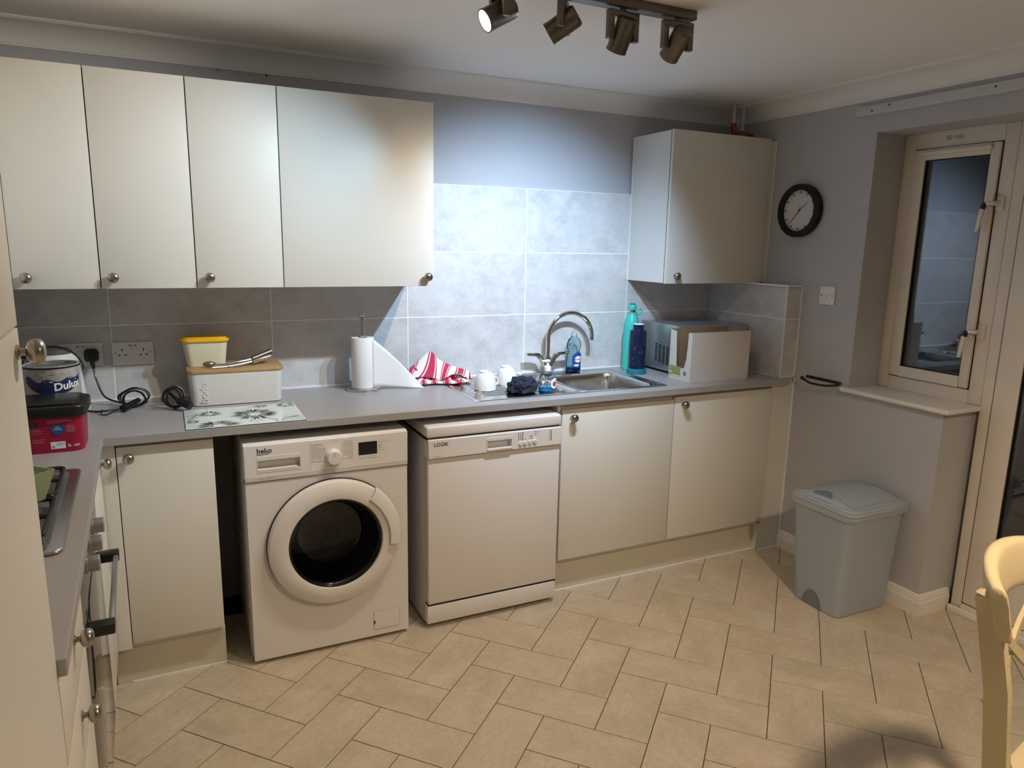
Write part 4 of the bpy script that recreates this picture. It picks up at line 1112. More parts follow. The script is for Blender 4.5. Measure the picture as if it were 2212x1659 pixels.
ob('cream_stripe', can_patch(lambda u: 1.088-0.036*math.sin(math.pi*(u*0.62)), lambda u: 1.100-0.038*math.sin(math.pi*(u*0.62)), A0-R(2), FACE-R(12), 0.0008), 'cream_print', t)
sm_ = MB()
for k in range(26):
    a = A0+(A1-A0)*random.random(); z = 1.098+0.034*random.random(); w = R(2+9*random.random())
    V = [(CX_+(CR_+0.001)*math.cos(a+w*i/4), CY_+(CR_+0.001)*math.sin(a+w*i/4), z+dz*(1 if 0 < i < 4 else 0.2)+0.0015*random.random()) for i in range(5) for dz in (-0.0013, 0.0013)]
    sm_.raw(V, [(2*i, 2*i+2, 2*i+3, 2*i+1) for i in range(4)])
ob('paint_smears', sm_, 'paint_can', t, sm=0, kind='stuff')
sm_ = MB()
for k in range(16):
    a = A0+(A1-A0)*random.random(); z = 1.118+0.018*random.random(); w = R(1+4*random.random())
    V = [(CX_+(CR_+0.0008)*math.cos(a+w*i/3), CY_+(CR_+0.0008)*math.sin(a+w*i/3), z+dz*(1 if 0 < i < 3 else 0.3)) for i in range(4) for dz in (-0.0011, 0.0011)]
    sm_.raw(V, [(2*i, 2*i+2, 2*i+3, 2*i+1) for i in range(3)])
ob('dark_drips', sm_, 'print_dark', t, sm=0, kind='stuff')
def wrap(co):
    a = FACE+R(1)+co.x/CR_; return Vector((CX_+(CR_+0.0014+co.z)*math.cos(a), CY_+(CR_+0.0014+co.z)*math.sin(a), 1.071+co.y+co.x*0.10))
ob('brand_lettering', text_bm('Dulux', 0.034, None, 0.0002, bend=wrap, bold=0.0009), 'white_print', t, sm=0)
b = MB(); hp_ = []
for k in range(21):
    a = R(180*k/20); hp_.append((CX_+0.088*math.cos(a), CY_+0.035-0.010*math.sin(a), 1.118+0.082*math.sin(a)))
b.tube(hp_, [0.0022+0.0022*(math.sin(math.pi*k/20)**4) for k in range(21)], 8); ob('wire_handle', b, 'black_plastic', t)

t = thing('paint_tub', 'crimson plastic paint tub with glossy black lid on the left worktop', 'paint tub', (-1.36, -0.63, ZW))
UX0, UX1, UY0, UY1 = -1.468, -1.254, -0.735, -0.560
def taper(poly0, z0, poly1, z1):
    n = len(poly0); V = [(x, y, z0) for x, y in poly0]+[(x, y, z1) for x, y in poly1]
    F = [tuple(range(n))[::-1], tuple(range(n, 2*n))]+[(i, (i+1) % n, n+(i+1) % n, n+i) for i in range(n)]
    return MB().raw(V, F)
ob('tub_body', taper(rrect(UX0+0.006, UX1-0.002, UY0+0.004, UY1-0.004, 0.03), ZW, rrect(UX0, UX1+0.004, UY0-0.004, UY1+0.004, 0.034), 1.045), 'red_tub', t)
b = MB(); b.prism(rrect(UX0-0.012, UX1+0.014, UY0-0.014, UY1+0.012, 0.038, 6), 1.028, 1.062, bev=0.006, seg=3); b.prism(rrect(UX0+0.006, UX1-0.004, UY0+0.004, UY1-0.006, 0.030, 6), 1.060, 1.070, bev=0.004); ob('tub_lid', b, 'black_plastic', t)
def fyz(z): return UY0+0.004-0.008*(z-ZW)/(1.045-ZW)
def strip(mb, x0, x1, z0, z1, d=0.0004): mb.raw([(x0, fyz(z0)-d, z0), (x1, fyz(z0)-d, z0), (x1, fyz(z1)-d, z1), (x0, fyz(z1)-d, z1)], [(0, 1, 2, 3)])
b = MB(); b.lathe([(0, 0), (0.0185, 0), (0.0185, 0.0012), (0, 0.0012)], 28, axis='y', center=(-1.318, fyz(0.993)+0.0003, 0.993)); ob('round_badge', b, 'blue_print', t)
b = MB()
for x, z, w in ((-1.342, 1.018, 0.058), (-1.342, 1.0145, 0.064), (-1.342, 1.011, 0.030)): strip(b, x, x+w, z, z+0.0012)
for k in range(9): strip(b, -1.296, -1.275+0.003*(k % 2), 0.980+k*0.0026, 0.9810+k*0.0026)
for z, w in ((0.992, 0.022), (0.988, 0.030), (0.982, 0.026), (0.962, 0.034), (0.957, 0.026), (0.953, 0.030)): strip(b, -1.385, -1.385+w, z, z+0.0011)
ob('printed_lines', b, 'pink_print', t, sm=0, kind='stuff')
b = MB(); strip(b, -1.340, -1.302, 0.931, 0.953); lb = ob('paper_sticker', b, 'white_print', t, sm=0)
b = MB(); strip(b, -1.338, -1.330, 0.934, 0.941, 0.0006); strip(b, -1.326, -1.305, 0.946, 0.9475, 0.0006); strip(b, -1.326, -1.309, 0.942, 0.9435, 0.0006); ob('sticker_print', b, 'print_grey', lb, sm=0, kind='stuff')
b = MB(); add_text(b, '2L -24\u00b2', 0.011, FRONT(-1.297, fyz(0.938)-0.0006, 0.935), extrude=0.0002, bold=0.0002); ob('volume_print', b, 'white_print', t, sm=0)
b = MB()
for z, w in ((0.999, 0.010), (0.994, 0.016), (0.9895, 0.022), (0.985, 0.020), (0.981, 0.014)): strip(b, -1.318-w/2, -1.318+w/2, z, z+0.0014, 0.0013)
ob('badge_print', b, 'white_print', t, sm=0, kind='stuff')
b = MB(); strip(b, -1.40, -1.366, 1.000, 1.017); ob('dark_label', b, 'print_dark', t, sm=0)

# ------------------------------------------------------------------ bread bin, tub, tongs
BX0, BX1, BY0, BY1 = -0.946, -0.597, -0.242, -0.045
t = thing('bread_bin', 'white bread bin with embossed dots and a bamboo board lid', 'bread bin', ((BX0+BX1)/2, (BY0+BY1)/2, ZW))
b = taper(rrect(BX0+0.008, BX1-0.008, BY0+0.004, BY1-0.004, 0.028), ZW+0.003, rrect(BX0, BX1, BY0, BY1, 0.030), 1.046); ob('bin_body', b, 'bread_white', t)
b = MB(); b.prism(rrect(BX0-0.004, BX1+0.004, BY0-0.004, BY1+0.004, 0.032, 6), 1.047, 1.061, bev=0.003); ob('bamboo_lid', b, 'bamboo', t)
b = MB(); b.prism(rrect(BX0+0.015, BX1-0.015, BY0+0.012, BY1-0.012, 0.02), ZW, ZW+0.0035); ob('foot_ring', b, 'rubber_dark', t)
def bfront(z): return BY0+0.004-0.004*(z-ZW-0.003)/(1.046-ZW-0.003)
dts = MB()
for i in range(30):
    for j in range(13):
        x, z = -0.866+i*0.0083, 0.934+j*0.0083
        y = bfront(z); r_ = 0.0021
        dts.raw([(x-r_, y, z), (x, y, z-r_), (x+r_, y, z), (x, y, z+r_), (x, y-0.0017, z)], [(0, 1, 4), (1, 2, 4), (2, 3, 4), (3, 0, 4)])
ob('embossed_dots', dts, 'bread_white', t, kind='stuff', sm=0)
ob('brand_lettering', text_bm('bodum', 0.040, Matrix.Translation((-0.880, bfront(0.98)-0.0006, 0.931)) @ Matrix.Rotation(R(90), 4, 'X') @ Matrix.Rotation(R(90), 4, 'Z'), 0.0016), 'bread_white', t, sm=0)

t = thing('storage_tub', 'cream plastic food tub with a bright yellow lid on the bread bin', 'food tub', (-0.873, -0.105, 1.061))
b = taper(rrect(-0.943, -0.803, -0.152, -0.058, 0.026, 6), 1.0615, rrect(-0.957, -0.792, -0.160, -0.050, 0.030, 6), 1.158); ob('tub_body', b, 'tub_cream', t)
b = MB(); b.prism(rrect(-0.964, -0.785, -0.167, -0.043, 0.034, 6), 1.1585, 1.170, bev=0.003); b.prism(rrect(-0.956, -0.793, -0.159, -0.051, 0.030, 6), 1.168, 1.176, bev=0.003); ob('tub_lid', b, 'yellow_lid', t)
t = thing('serving_tongs', 'steel kitchen tongs lying across the bamboo lid', 'tongs', (-0.75, -0.19, 1.061))
b = MB(); b.tube(curve_pts([(-0.690, -0.172, 1.079), (-0.74, -0.190, 1.071), (-0.80, -0.207, 1.066), (-0.858, -0.222, 1.066)], 6), [0.0042]*8+[0.0036]*11, 8); ob('tong_arm', b, 'silver_paint', t)
b = MB(); b.tube(curve_pts([(-0.690, -0.168, 1.087), (-0.75, -0.186, 1.080), (-0.81, -0.192, 1.073), (-0.850, -0.186, 1.073)], 6), [0.0042]*8+[0.0036]*11, 8); ob('tong_arm', b, 'silver_paint', t)
b = MB(); b.sphere((-0.866, -0.184, 1.0755), 0.021, 16, (1.15, 0.75, 0.55)); ob('spoon_tip', b, 'nickel', t)
b = MB(); b.cyl((-0.706, -0.176, 1.086), (-0.628, -0.140, 1.108), 0.0105, 0.0120, 14); ob('tong_handle', b, 'lamp_metal', t)
b = MB(); b.cyl((-0.706, -0.180, 1.075), (-0.632, -0.147, 1.090), 0.0085, 0.0095, 14); ob('tong_handle', b, 'chrome', t)
b = MB(); b.tube([(-0.80, -0.21, 1.067), (-0.775, -0.222, 1.063), (-0.752, -0.226, 1.063)], 0.0014, 6); ob('wire_clip', b, 'steel', t)

# ------------------------------------------------------------------ glass worktop saver
t = thing('glass_board', 'clear glass worktop saver printed with grey sunflowers', 'cutting board', (-0.77, -0.45, ZW))
GX0, GX1, GY0, GY1 = -0.970, -0.572, -0.600, -0.302
b = MB(); b.box(GX0, GX1, GY0, GY1, ZW+0.0015, ZW+0.0050, 0.0006, 1); ob('glass_sheet', b, 'board_glass', t)
b = MB(); b.box(GX0-0.0006, GX1+0.0006, GY0-0.0006, GY1+0.0006, ZW+0.0005, ZW+0.0030); ob('dark_edge', b, 'board_edge', t)
pz = ZW+0.0053
inkd, inkl = MB(), MB()
def inside(x, y): return GX0+0.002 < x < GX1-0.002 and GY0+0.002 < y < GY1-0.002
def petal(mb, cx, cy, a, r0, r1, w):
    ca, sa = math.cos(a), math.sin(a)
    P_ = [(cx+r0*ca, cy+r0*sa), (cx+(r0+r1)*0.5*ca-w*sa, cy+(r0+r1)*0.5*sa+w*ca), (cx+r1*ca, cy+r1*sa), (cx+(r0+r1)*0.5*ca+w*sa, cy+(r0+r1)*0.5*sa-w*ca)]
    if all(inside(*p) for p in P_): mb.raw([(p[0], p[1], pz) for p in P_], [(0, 1, 2, 3)])
def flower(cx, cy, rc, rp, n):
    for k in range(n):
        a = random.random()*2*math.pi; l = rp*(0.7+0.35*random.random())
        petal(inkl if k % 4 else inkd, cx, cy, a, rc*0.95, l, 0.0008+0.0014*random.random())
    for k in range(int(n*2.2)):
        a = random.random()*2*math.pi; q = rc*(0.45+0.6*random.random())
        petal(inkd if k % 2 else inkl, cx, cy, a, q, q+0.012*random.random()+0.004, 0.0008)
flower(-0.735, -0.455, 0.040, 0.092, 230); flower(-0.865, -0.585, 0.036, 0.082, 210); flower(-0.605, -0.335, 0.022, 0.045, 70); flower(-0.885, -0.395, 0.020, 0.050, 70); flower(-0.945, -0.500, 0.012, 0.026, 40); flower(-0.700, -0.325, 0.010, 0.035, 30)
def stem(pts, w):
    P_ = curve_pts([(x, y, 0) for x, y in pts], 6)
    for a, b in zip(P_, P_[1:]):
        d = b-a; n = Vector((-d.y, d.x, 0)).normalized()*w
        if inside(a.x, a.y) and inside(b.x, b.y): inkd.raw([(p.x, p.y, pz) for p in (a-n, b-n, b+n, a+n)], [(0, 1, 2, 3)])
stem([(-0.715, -0.51), (-0.69, -0.545), (-0.672, -0.565), (-0.67, -0.595)], 0.0020); stem([(-0.655, -0.595), (-0.648, -0.565), (-0.62, -0.545), (-0.59, -0.54)], 0.0018); stem([(-0.72, -0.52), (-0.76, -0.555), (-0.74, -0.565), (-0.70, -0.53)], 0.0010)
stem([(-0.965, -0.405), (-0.93, -0.41), (-0.90, -0.40)], 0.0022); stem([(-0.962, -0.47), (-0.94, -0.43), (-0.925, -0.375)], 0.0020); stem([(-0.95, -0.455), (-0.92, -0.43), (-0.89, -0.42)], 0.0020); stem([(-0.78, -0.36), (-0.73, -0.335), (-0.70, -0.325)], 0.0014); stem([(-0.60, -0.335), (-0.585, -0.345), (-0.576, -0.33)], 0.0014)
petal(inkd, -0.625, -0.542, R(8), 0, 0.045, 0.006); petal(inkl, -0.80, -0.40, 0, 0, 0.014, 0.002)
ob('dark_sunflower_print', inkd, 'print_ink', t, sm=0, kind='stuff'); ob('pale_sunflower_print', inkl, 'print_ink_light', t, sm=0, kind='stuff')

# ------------------------------------------------------------------ kitchen roll on its stand
RX, RY = -0.247, -0.132
t = thing('kitchen_roll', 'white kitchen roll on a steel stand with a sheet pulled loose', 'kitchen roll', (RX, RY, ZW))
b = MB(); b.lathe([(0, 0), (0.072, 0), (0.073, 0.003), (0.072, 0.011), (0.068, 0.013), (0, 0.013)], 48, center=(RX, RY, ZW)); b.lathe([(0.0085, 0.012), (0.0085, 0.318), (0, 0.318)], 20, center=(RX, RY, ZW)); b.sphere((RX, RY, ZW+0.330), 0.0125, 16); ob('steel_stand', b, 'steel', t)
b = MB(); b.lathe([(0.020, 0.0), (0.0475, 0.0), (0.0485, 0.003), (0.0485, 0.214), (0.0475, 0.217), (0.020, 0.217), (0.020, 0.0)], 48, center=(RX, RY, ZW+0.014)); ob('paper_roll', b, 'paper_white', t)
b = MB(); b.lathe([(0.0198, 0.003), (0.0198, 0.214)], 32, center=(RX, RY, ZW+0.014)); ob('card_tube', b, 'cardboard', t)
def sheet(u, v):
    # u along the pull, v up; top edge falls away to a corner lying on the worktop
    x0, y0 = RX+0.034, RY-0.0355
    x = x0+0.225*u; y = y0+0.012*math.sin(u*2.6)-0.010*u+0.006*(1-v)*math.sin(u*5)
    zt_ = ZW+0.229-0.226*u**1.02+0.010*math.sin(math.pi*u); zb = ZW+0.016*(1-u)**2+0.0015
    return (x, y-0.012*(1-v)*u, zb+(zt_-zb)*v)
b = MB(); b.grid(sheet, 24, 10); ob('loose_sheet', b, 'paper_white', t, sm=80, solid=0.0006)

# ------------------------------------------------------------------ tea towel
t = thing('tea_towel', 'crumpled red and white striped tea towel at the end of the drainer', 'tea towel', (0.10, -0.10, ZW))
from mathutils import noise as mn
def heap(u, v):
    x = -0.010+0.235*u+0.014*math.sin(v*7); y = -0.165+0.135*v+0.014*math.sin(u*6.0)
    e = (math.sin(math.pi*min(1, max(0, u)))**0.5)*(math.sin(math.pi*v)**0.6)
    f = 0.5+0.5*math.sin(u*13.0+v*5.0+2.2*mn.noise((u*3, v*3, 0.3)))
    z = ZW+0.004+(0.062-0.020*u)*e*(0.42+0.58*f)+0.012*e*mn.noise((u*8, v*8, 1.7))
    return (x+0.012*f*e, y-0.008*f*e, z+0.004)
b = MB(); b.grid(heap, 60, 40, lambda u, v: (u*4.4+0.35*math.sin(v*5)+v*0.5, v)); ob('towel_heap', b, 'striped_towel', t, sm=80, solid=0.003)
FC = curve_pts([(-0.060, -0.075, 0.975), (0.000, -0.075, 1.005), (0.085, -0.070, 1.064), (0.118, -0.075, 1.026), (0.165, -0.085, 1.000), (0.215, -0.090, 0.985), (0.252, -0.10, 0.968), (0.258, -0.115, 0.950), (0.232, -0.125, 0.940), (0.200, -0.12, 0.945)], 8)
def flap(u, v):
    k = u*(len(FC)-1); i = min(int(k), len(FC)-2); p = FC[i].lerp(FC[i+1], k-i)
    zl = ZW+0.020+0.018*math.sin(math.pi*u)+0.010*math.sin(u*17)
    if u > 0.68: zl = p.z-0.004
    w = v**0.85
    return (p.x-0.010*v+0.006*math.sin(u*20+v*3), p.y-0.078*v+0.010*math.sin(u*11)*v, p.z+(zl-p.z)*w+0.008*math.sin(u*18+v*5)*v)
b = MB(); b.grid(flap, 72, 14, lambda u, v: (u*6.0+0.5*v, v)); ob('towel_fold', b, 'striped_towel', t, sm=80, solid=0.003)
def tuck(u, v):
    x = -0.062+0.12*u; y = -0.085-0.062*v; z = ZW+0.005+0.066*math.sin(math.pi*(0.18+0.55*u))*(1-v)**0.8+0.006*math.sin(u*15+v*4)*(1-v)
    return (x+0.012*math.sin(v*4), y+0.008*math.sin(u*8), z)
b = MB(); b.grid(tuck, 30, 16, lambda u, v: (u*3.0+0.4*v, v)); ob('towel_end', b, 'striped_towel', t, sm=80, solid=0.003)

# ------------------------------------------------------------------ cups, cloth, soap, washing-up liquid
def cup(x, y, ang, label):
    z0 = ZW+0.0052
    t = thing('teacup', label, 'cup', (x, y, z0), group='upturned white teacups')
    b = MB(); b.lathe([(0.0455, 0.0), (0.0475, 0.001), (0.0485, 0.012), (0.0475, 0.030), (0.0430, 0.052), (0.0355, 0.068), (0.0275, 0.075), (0.0265, 0.083), (0.0235, 0.083), (0.0225, 0.077), (0, 0.076), (0, 0.072), (0.030, 0.068), (0.041, 0.050), (0.0455, 0.028), (0.0455, 0.0)], 40, center=(x, y, z0)); ob('cup_body', b, 'ceramic', t)
    b = MB(); c, s_ = math.cos(ang), math.sin(ang)
    b.tube([(x+c*r_, y+s_*r_, z0+z) for r_, z in ((0.044, 0.018), (0.060, 0.016), (0.070, 0.026), (0.068, 0.042), (0.056, 0.052), (0.042, 0.050))], [0.0055, 0.005, 0.0045, 0.0045, 0.005, 0.0055], 12); ob('cup_handle', b, 'ceramic', t, subd=1)
cup(0.246, -0.335, R(10), 'upturned white teacup at the front of the drainer')
cup(0.390, -0.250, R(-25), 'upturned white teacup further back on the drainer, handle to the right')
t = MB()
def cloth(u, v):
    a = 2*math.pi*u; ph = math.pi*v
    d = Vector((math.cos(a)*math.sin(ph), math.sin(a)*math.sin(ph), math.cos(ph)))
    r_ = 1+0.34*mn.noise(d*2.1+Vector((3, 1, 2)))+0.20*mn.noise(d*5.5)+0.10*mn.noise(d*11)
    p = Vector((0.378+d.x*0.066*r_, -0.440+d.y*0.050*r_, ZW+0.028+d.z*0.044*r_))
    if p.z < ZW+0.0075: p.z = ZW+0.0075; p.x = 0.378+(p.x-0.378)*1.12
    return p
t.grid(cloth, 72, 40); bmesh.ops.remove_doubles(t.bm, verts=t.bm.verts, dist=1e-5)
o = tag(ob('dishcloth', t, 'navy_cloth', sm=80), 'scrunched dark navy knitted dishcloth on the drainer', 'dishcloth'); origin(o, (0.378, -0.44, ZW))

SX_, SY_ = 0.494, -0.452
SZ = ZW+0.004
t = thing('soap_dispenser', 'clear pump bottle of blue hand soap beside the sink', 'soap bottle', (SX_, SY_, SZ))
def oval(prof, cx, cy, z0, sx, sy, n=36):
    V, F = [], []
    for r_, z in prof:
        for k in range(n): a = 2*math.pi*k/n; V.append((cx+r_*sx*math.cos(a), cy+r_*sy*math.sin(a), z0+z))
    m = len(prof)
    for i in range(m-1):
        for k in range(n): j = (k+1) % n; F.append((i*n+k, i*n+j, (i+1)*n+j, (i+1)*n+k))
    F.append(tuple(range(n))[::-1]); F.append(tuple(range((m-1)*n, m*n)))
    return MB().raw(V, F)
ob('bottle', oval([(0.036, 0.0), (0.040, 0.004), (0.0405, 0.05), (0.037, 0.068), (0.026, 0.082), (0.013, 0.090), (0.012, 0.098)], SX_, SY_, SZ, 1.0, 0.62), 'bottle_clear', t)
ob('blue_soap', oval([(0.034, 0.002), (0.038, 0.006), (0.0385, 0.020)], SX_, SY_, SZ, 1.0, 0.60), 'soap_liquid', t)
b = MB(); b.lathe([(0.0150, 0.090), (0.0150, 0.108), (0.011, 0.112), (0.006, 0.113), (0.006, 0.130), (0.010, 0.132), (0.010, 0.139), (0, 0.140)], 24, center=(SX_, SY_, SZ)); b.box(SX_-0.030, SX_+0.006, SY_-0.006, SY_+0.006, SZ+0.130, SZ+0.138, 0.002); ob('pump', b, 'white_print', t)
b = MB(); b.tube([(SX_, SY_, SZ+0.09), (SX_+0.004, SY_, SZ+0.008)], 0.003, 8); ob('dip_tube', b, 'bottle_clear', t)
def oval_patch(cx, cy, z0, rx, ry, a0, a1, zl, zh, n=12):
    V = []
    for i in range(n+1):
        u = i/n; a = a0+(a1-a0)*u; h = math.sin(math.pi*(0.08+0.84*u))**0.5; zm = (zl+zh)/2
        for s_ in (-1, 1): V.append((cx+rx*math.cos(a), cy+ry*math.sin(a), z0+zm+s_*h*(zh-zl)/2))
    return MB().raw(V, [(2*i, 2*i+2, 2*i+3, 2*i+1) for i in range(n)])
ob('front_label', oval_patch(SX_, SY_, SZ, 0.0412, 0.0258, R(-82), R(-18), 0.012, 0.060), 'white_print', t, sm=0)
ob('label_emblem', oval_patch(SX_, SY_, SZ, 0.0416, 0.0262, R(-70), R(-34), 0.022, 0.044), 'label_red', t, sm=0)

FX, FY = 0.861, -0.052
t = thing('washing_up_liquid', 'nearly empty bottle of washing-up liquid by the tap', 'bottle', (FX, FY, ZW))
FZ = ZW+0.0042
ob('bottle', oval([(0.040, 0.0), (0.0425, 0.004), (0.0425, 0.060), (0.0405, 0.078), (0.034, 0.095), (0.0335, 0.105), (0.0405, 0.128), (0.0400, 0.142), (0.030, 0.165), (0.016, 0.176), (0.013, 0.180)], FX, FY, FZ, 1.0, 0.58), 'bottle_teal', t)
ob('blue_liquid', oval([(0.038, 0.002), (0.0405, 0.006), (0.0405, 0.022)], FX, FY, FZ, 1.0, 0.55), 'dish_liquid', t)
b = MB(); b.lathe([(0.015, 0.178), (0.0155, 0.190), (0.012, 0.194), (0.0085, 0.206), (0.009, 0.212), (0, 0.213)], 24, center=(FX, FY, FZ)); ob('squirt_cap', b, 'bottle_clear', t)
lb = ob('blue_label', oval_patch(FX, FY, FZ, 0.0430, 0.0252, R(-118), R(-26), 0.018, 0.100), 'blue_print', t, sm=0)
ob('white_roundel', oval_patch(FX, FY, FZ, 0.0434, 0.0256, R(-96), R(-42), 0.046, 0.080), 'white_print', lb, sm=0)
ob('white_panel', oval_patch(FX, FY, FZ, 0.0434, 0.0256, R(-104), R(-62), 0.027, 0.038), 'white_print', lb, sm=0)
def fwrap(co):
    a = R(-69)+co.x/0.036; return Vector((FX+0.0438*math.cos(a), FY+0.0260*math.sin(a), FZ+0.0595+co.y))
ob('brand_lettering', text_bm('MAGNUM', 0.0085, None, 0.0, bend=fwrap, align='CENTER', bold=0.0003), 'label_red', lb, sm=0)

# ------------------------------------------------------------------ drinks bottles
QX, QY = 1.178, -0.098
t = thing('drinks_bottle', 'tall mint green metal drinks bottle with a carry loop', 'bottle', (QX, QY, ZW), group='reusable drinks bottles')
b = MB(); b.lathe([(0, 0), (0.038, 0), (0.0415, 0.004), (0.0415, 0.215), (0.0405, 0.235), (0.033, 0.270), (0.0255, 0.288), (0.0235, 0.296), (0, 0.296)], 40, center=(QX, QY, ZW+0.0005)); ob('bottle_body', b, 'mint', t)
b = MB(); b.lathe([(0.0185, 0.296), (0.0185, 0.318), (0, 0.318)], 28, center=(QX, QY, ZW)); ob('steel_neck', b, 'steel', t)
b = MB(); b.lathe([(0.0235, 0.288), (0.0245, 0.290), (0.0245, 0.300), (0.0235, 0.302)], 28, center=(QX, QY, ZW)); b.tube([(QX+0.020, QY-0.006, ZW+0.296), (QX+0.036, QY-0.010, ZW+0.289), (QX+0.049, QY-0.013, ZW+0.297), (QX+0.051, QY-0.013, ZW+0.312), (QX+0.040, QY-0.010, ZW+0.322), (QX+0.030, QY-0.008, ZW+0.312), (QX+0.024, QY-0.007, ZW+0.300)], 0.0042, 10); ob('carry_loop', b, 'mint', t)
b = MB(); b.lathe([(0.0205, 0.316), (0.0215, 0.318), (0.0215, 0.338), (0.0195, 0.341), (0, 0.341)], 28, center=(QX, QY, ZW)); ob('screw_cap', b, 'mint', t)
b = MB(); b.lathe([(0.0175, 0.341), (0.0165, 0.348), (0.010, 0.350), (0, 0.350)], 28, center=(QX, QY, ZW)); ob('cap_top', b, 'mint_dark', t)
b = MB(); b.prism([(QX-0.026, ZW+0.016), (QX-0.020, ZW+0.016), (QX-0.020, ZW+0.034), (QX-0.0215, ZW+0.042), (QX-0.0245, ZW+0.042), (QX-0.026, ZW+0.034)], QY-0.0362, QY-0.0335, axis='y'); ob('emblem', b, 'mint_dark', t, sm=0)
NX_, NY_ = 1.151, -0.198
t = thing('drinks_bottle', 'dark navy patterned drinks bottle with a teal base', 'bottle', (NX_, NY_, ZW), group='reusable drinks bottles')
b = MB(); b.lathe([(0, 0.02), (0.0415, 0.02), (0.0425, 0.03), (0.0425, 0.205), (0.040, 0.219), (0.028, 0.225), (0.0265, 0.228), (0, 0.228)], 40, center=(NX_, NY_, ZW+0.0005)); ob('bottle_body', b, 'navy_bottle', t)
b = MB(); b.lathe([(0, 0), (0.050, 0), (0.0505, 0.003), (0.049, 0.022), (0.044, 0.026), (0, 0.026)], 36, center=(NX_, NY_, ZW+0.0005)); ob('rubber_base', b, 'teal', t)
b = MB(); b.lathe([(0.0275, 0.226), (0.0275, 0.251), (0, 0.251)], 32, center=(NX_, NY_, ZW)); cap_ = ob('screw_cap', b, 'navy_bottle', t)
b = MB(); b.lathe([(0.027, 0.2512), (0.025, 0.254), (0, 0.254)], 32, center=(NX_, NY_, ZW)); ob('cap_disc', b, 'white_print', cap_)
pp = MB(); FA_ = math.atan2(CAM.y-NY_, CAM.x-NX_)
for k in range(30):
    a = FA_+R(-80+160*random.random()); z = ZW+0.04+0.17*random.random(); r_ = 0.0428
    c_ = Vector((NX_+r_*math.cos(a), NY_+r_*math.sin(a), z)); tx_ = Vector((-math.sin(a), math.cos(a), 0)); up_ = Vector((0, 0, 1))
    m_ = random.choice((3, 4, 5, 8)); w_ = 0.002+0.004*random.random()
    if k % 3 == 0:
        for q in range(10):
            a1, a2 = 2*math.pi*q/10, 2*math.pi*(q+1)/10
            pp.raw([c_+(tx_*math.cos(a1)+up_*math.sin(a1))*w_*1.3, c_+(tx_*math.cos(a2)+up_*math.sin(a2))*w_*1.3, c_+(tx_*math.cos(a2)+up_*math.sin(a2))*w_*0.95, c_+(tx_*math.cos(a1)+up_*math.sin(a1))*w_*0.95], [(0, 1, 2, 3)])
    else:
        P_ = []
        for q in range(2*m_): aa = math.pi*q/m_; rr_ = w_*(1 if q % 2 == 0 else 0.35); P_.append(c_+(tx_*math.cos(aa)+up_*math.sin(aa))*rr_)
        pp.raw(P_, [tuple(range(2*m_))])
ob('printed_pattern', pp, 'bottle_print', t, sm=0, kind='stuff')

# ------------------------------------------------------------------ microwave and cut-open box
MX0, MX1, MY0, MY1, MZ0, MZ1 = 1.290, 1.735, -0.322, -0.025, ZW+0.012, 1.172
t = thing('microwave', 'silver microwave oven tucked in the corner behind the cardboard box', 'microwave', ((MX0+MX1)/2, (MY0+MY1)/2, ZW))
b = MB(); b.box(MX0, MX1, MY0, MY1, MZ0, MZ1, 0.004); ob('casing', b, 'silver_paint', t)
b = MB(); b.box(MX0, MX1, MY0-0.022, MY0-0.0005, MZ0+0.002, MZ1-0.002, 0.004); ob('front_fascia', b, 'silver_paint', t)
b = MB(); b.box(MX0+0.02, MX1-0.11, MY0-0.024, MY0-0.020, MZ0+0.03, MZ1-0.03, 0.002); ob('door_window', b, 'screen_black', t)
b = MB()
for i in range(4):
    for j in range(9): b.box(MX0-0.0008, MX0+0.0005, -0.275+i*0.032, -0.257+i*0.032, 0.966+j*0.0105+i*0.003, 0.972+j*0.0105+i*0.003)
ob('side_vents', b, 'black_matt', t, sm=0, kind='stuff')
b = MB()
for i in range(7): b.prism([(MX0+0.12+i*0.035, MY1-0.05), (MX0+0.127+i*0.035, MY1-0.05), (MX0+0.157+i*0.035, MY1-0.14), (MX0+0.150+i*0.035, MY1-0.14)], MZ1-0.001, MZ1+0.0006)
ob('top_vents', b, 'black_matt', t, sm=0, kind='stuff')
for x in (MX0+0.04, MX1-0.04):
    for y in (MY0+0.03, MY1-0.03):
        b = MB(); b.cyl((x, y, ZW), (x, y, MZ0+0.002), 0.012, n=12); ob('foot', b, 'rubber_dark', t)

KX0, KX1, KY0, KY1, KZ1 = 1.238, 1.603, -0.512, -0.350, 1.160
t = thing('cardboard_box', 'open white cardboard box with a ragged hole cut in its side', 'box', ((KX0+KX1)/2, (KY0+KY1)/2, ZW))
th_ = 0.0025
def panel(mb, **k): return mb
b = MB(); b.box(KX0, KX1, KY0, KY0+th_, ZW+0.0005, KZ1); fp = ob('front_side', b, 'card_white', t, sm=0)
b = MB(); b.box(KX0+0.001, KX1-0.001, KY0+th_, KY0+th_+0.0008, ZW+0.001, KZ1-0.0005); ob('inner_face', b, 'cardboard', fp, sm=0)
b = MB(); b.box(KX1-th_, KX1, KY0+th_, KY1, ZW+0.0005, KZ1-0.012); fp = ob('right_side', b, 'card_white', t, sm=0)
b = MB(); b.box(KX1-th_-0.0008, KX1-th_, KY0+th_+0.001, KY1-th_, ZW+0.001, KZ1-0.0125); ob('inner_face', b, 'cardboard', fp, sm=0)
b = MB(); b.box(KX0+th_, KX1-th_, KY1-th_, KY1, ZW+0.0005, KZ1+0.004); ob('back_side', b, 'cardboard', t, sm=0)
b = MB(); b.box(KX0, KX1, KY0, KY1, ZW+0.0002, ZW+0.0005); ob('bottom', b, 'cardboard', t, sm=0)
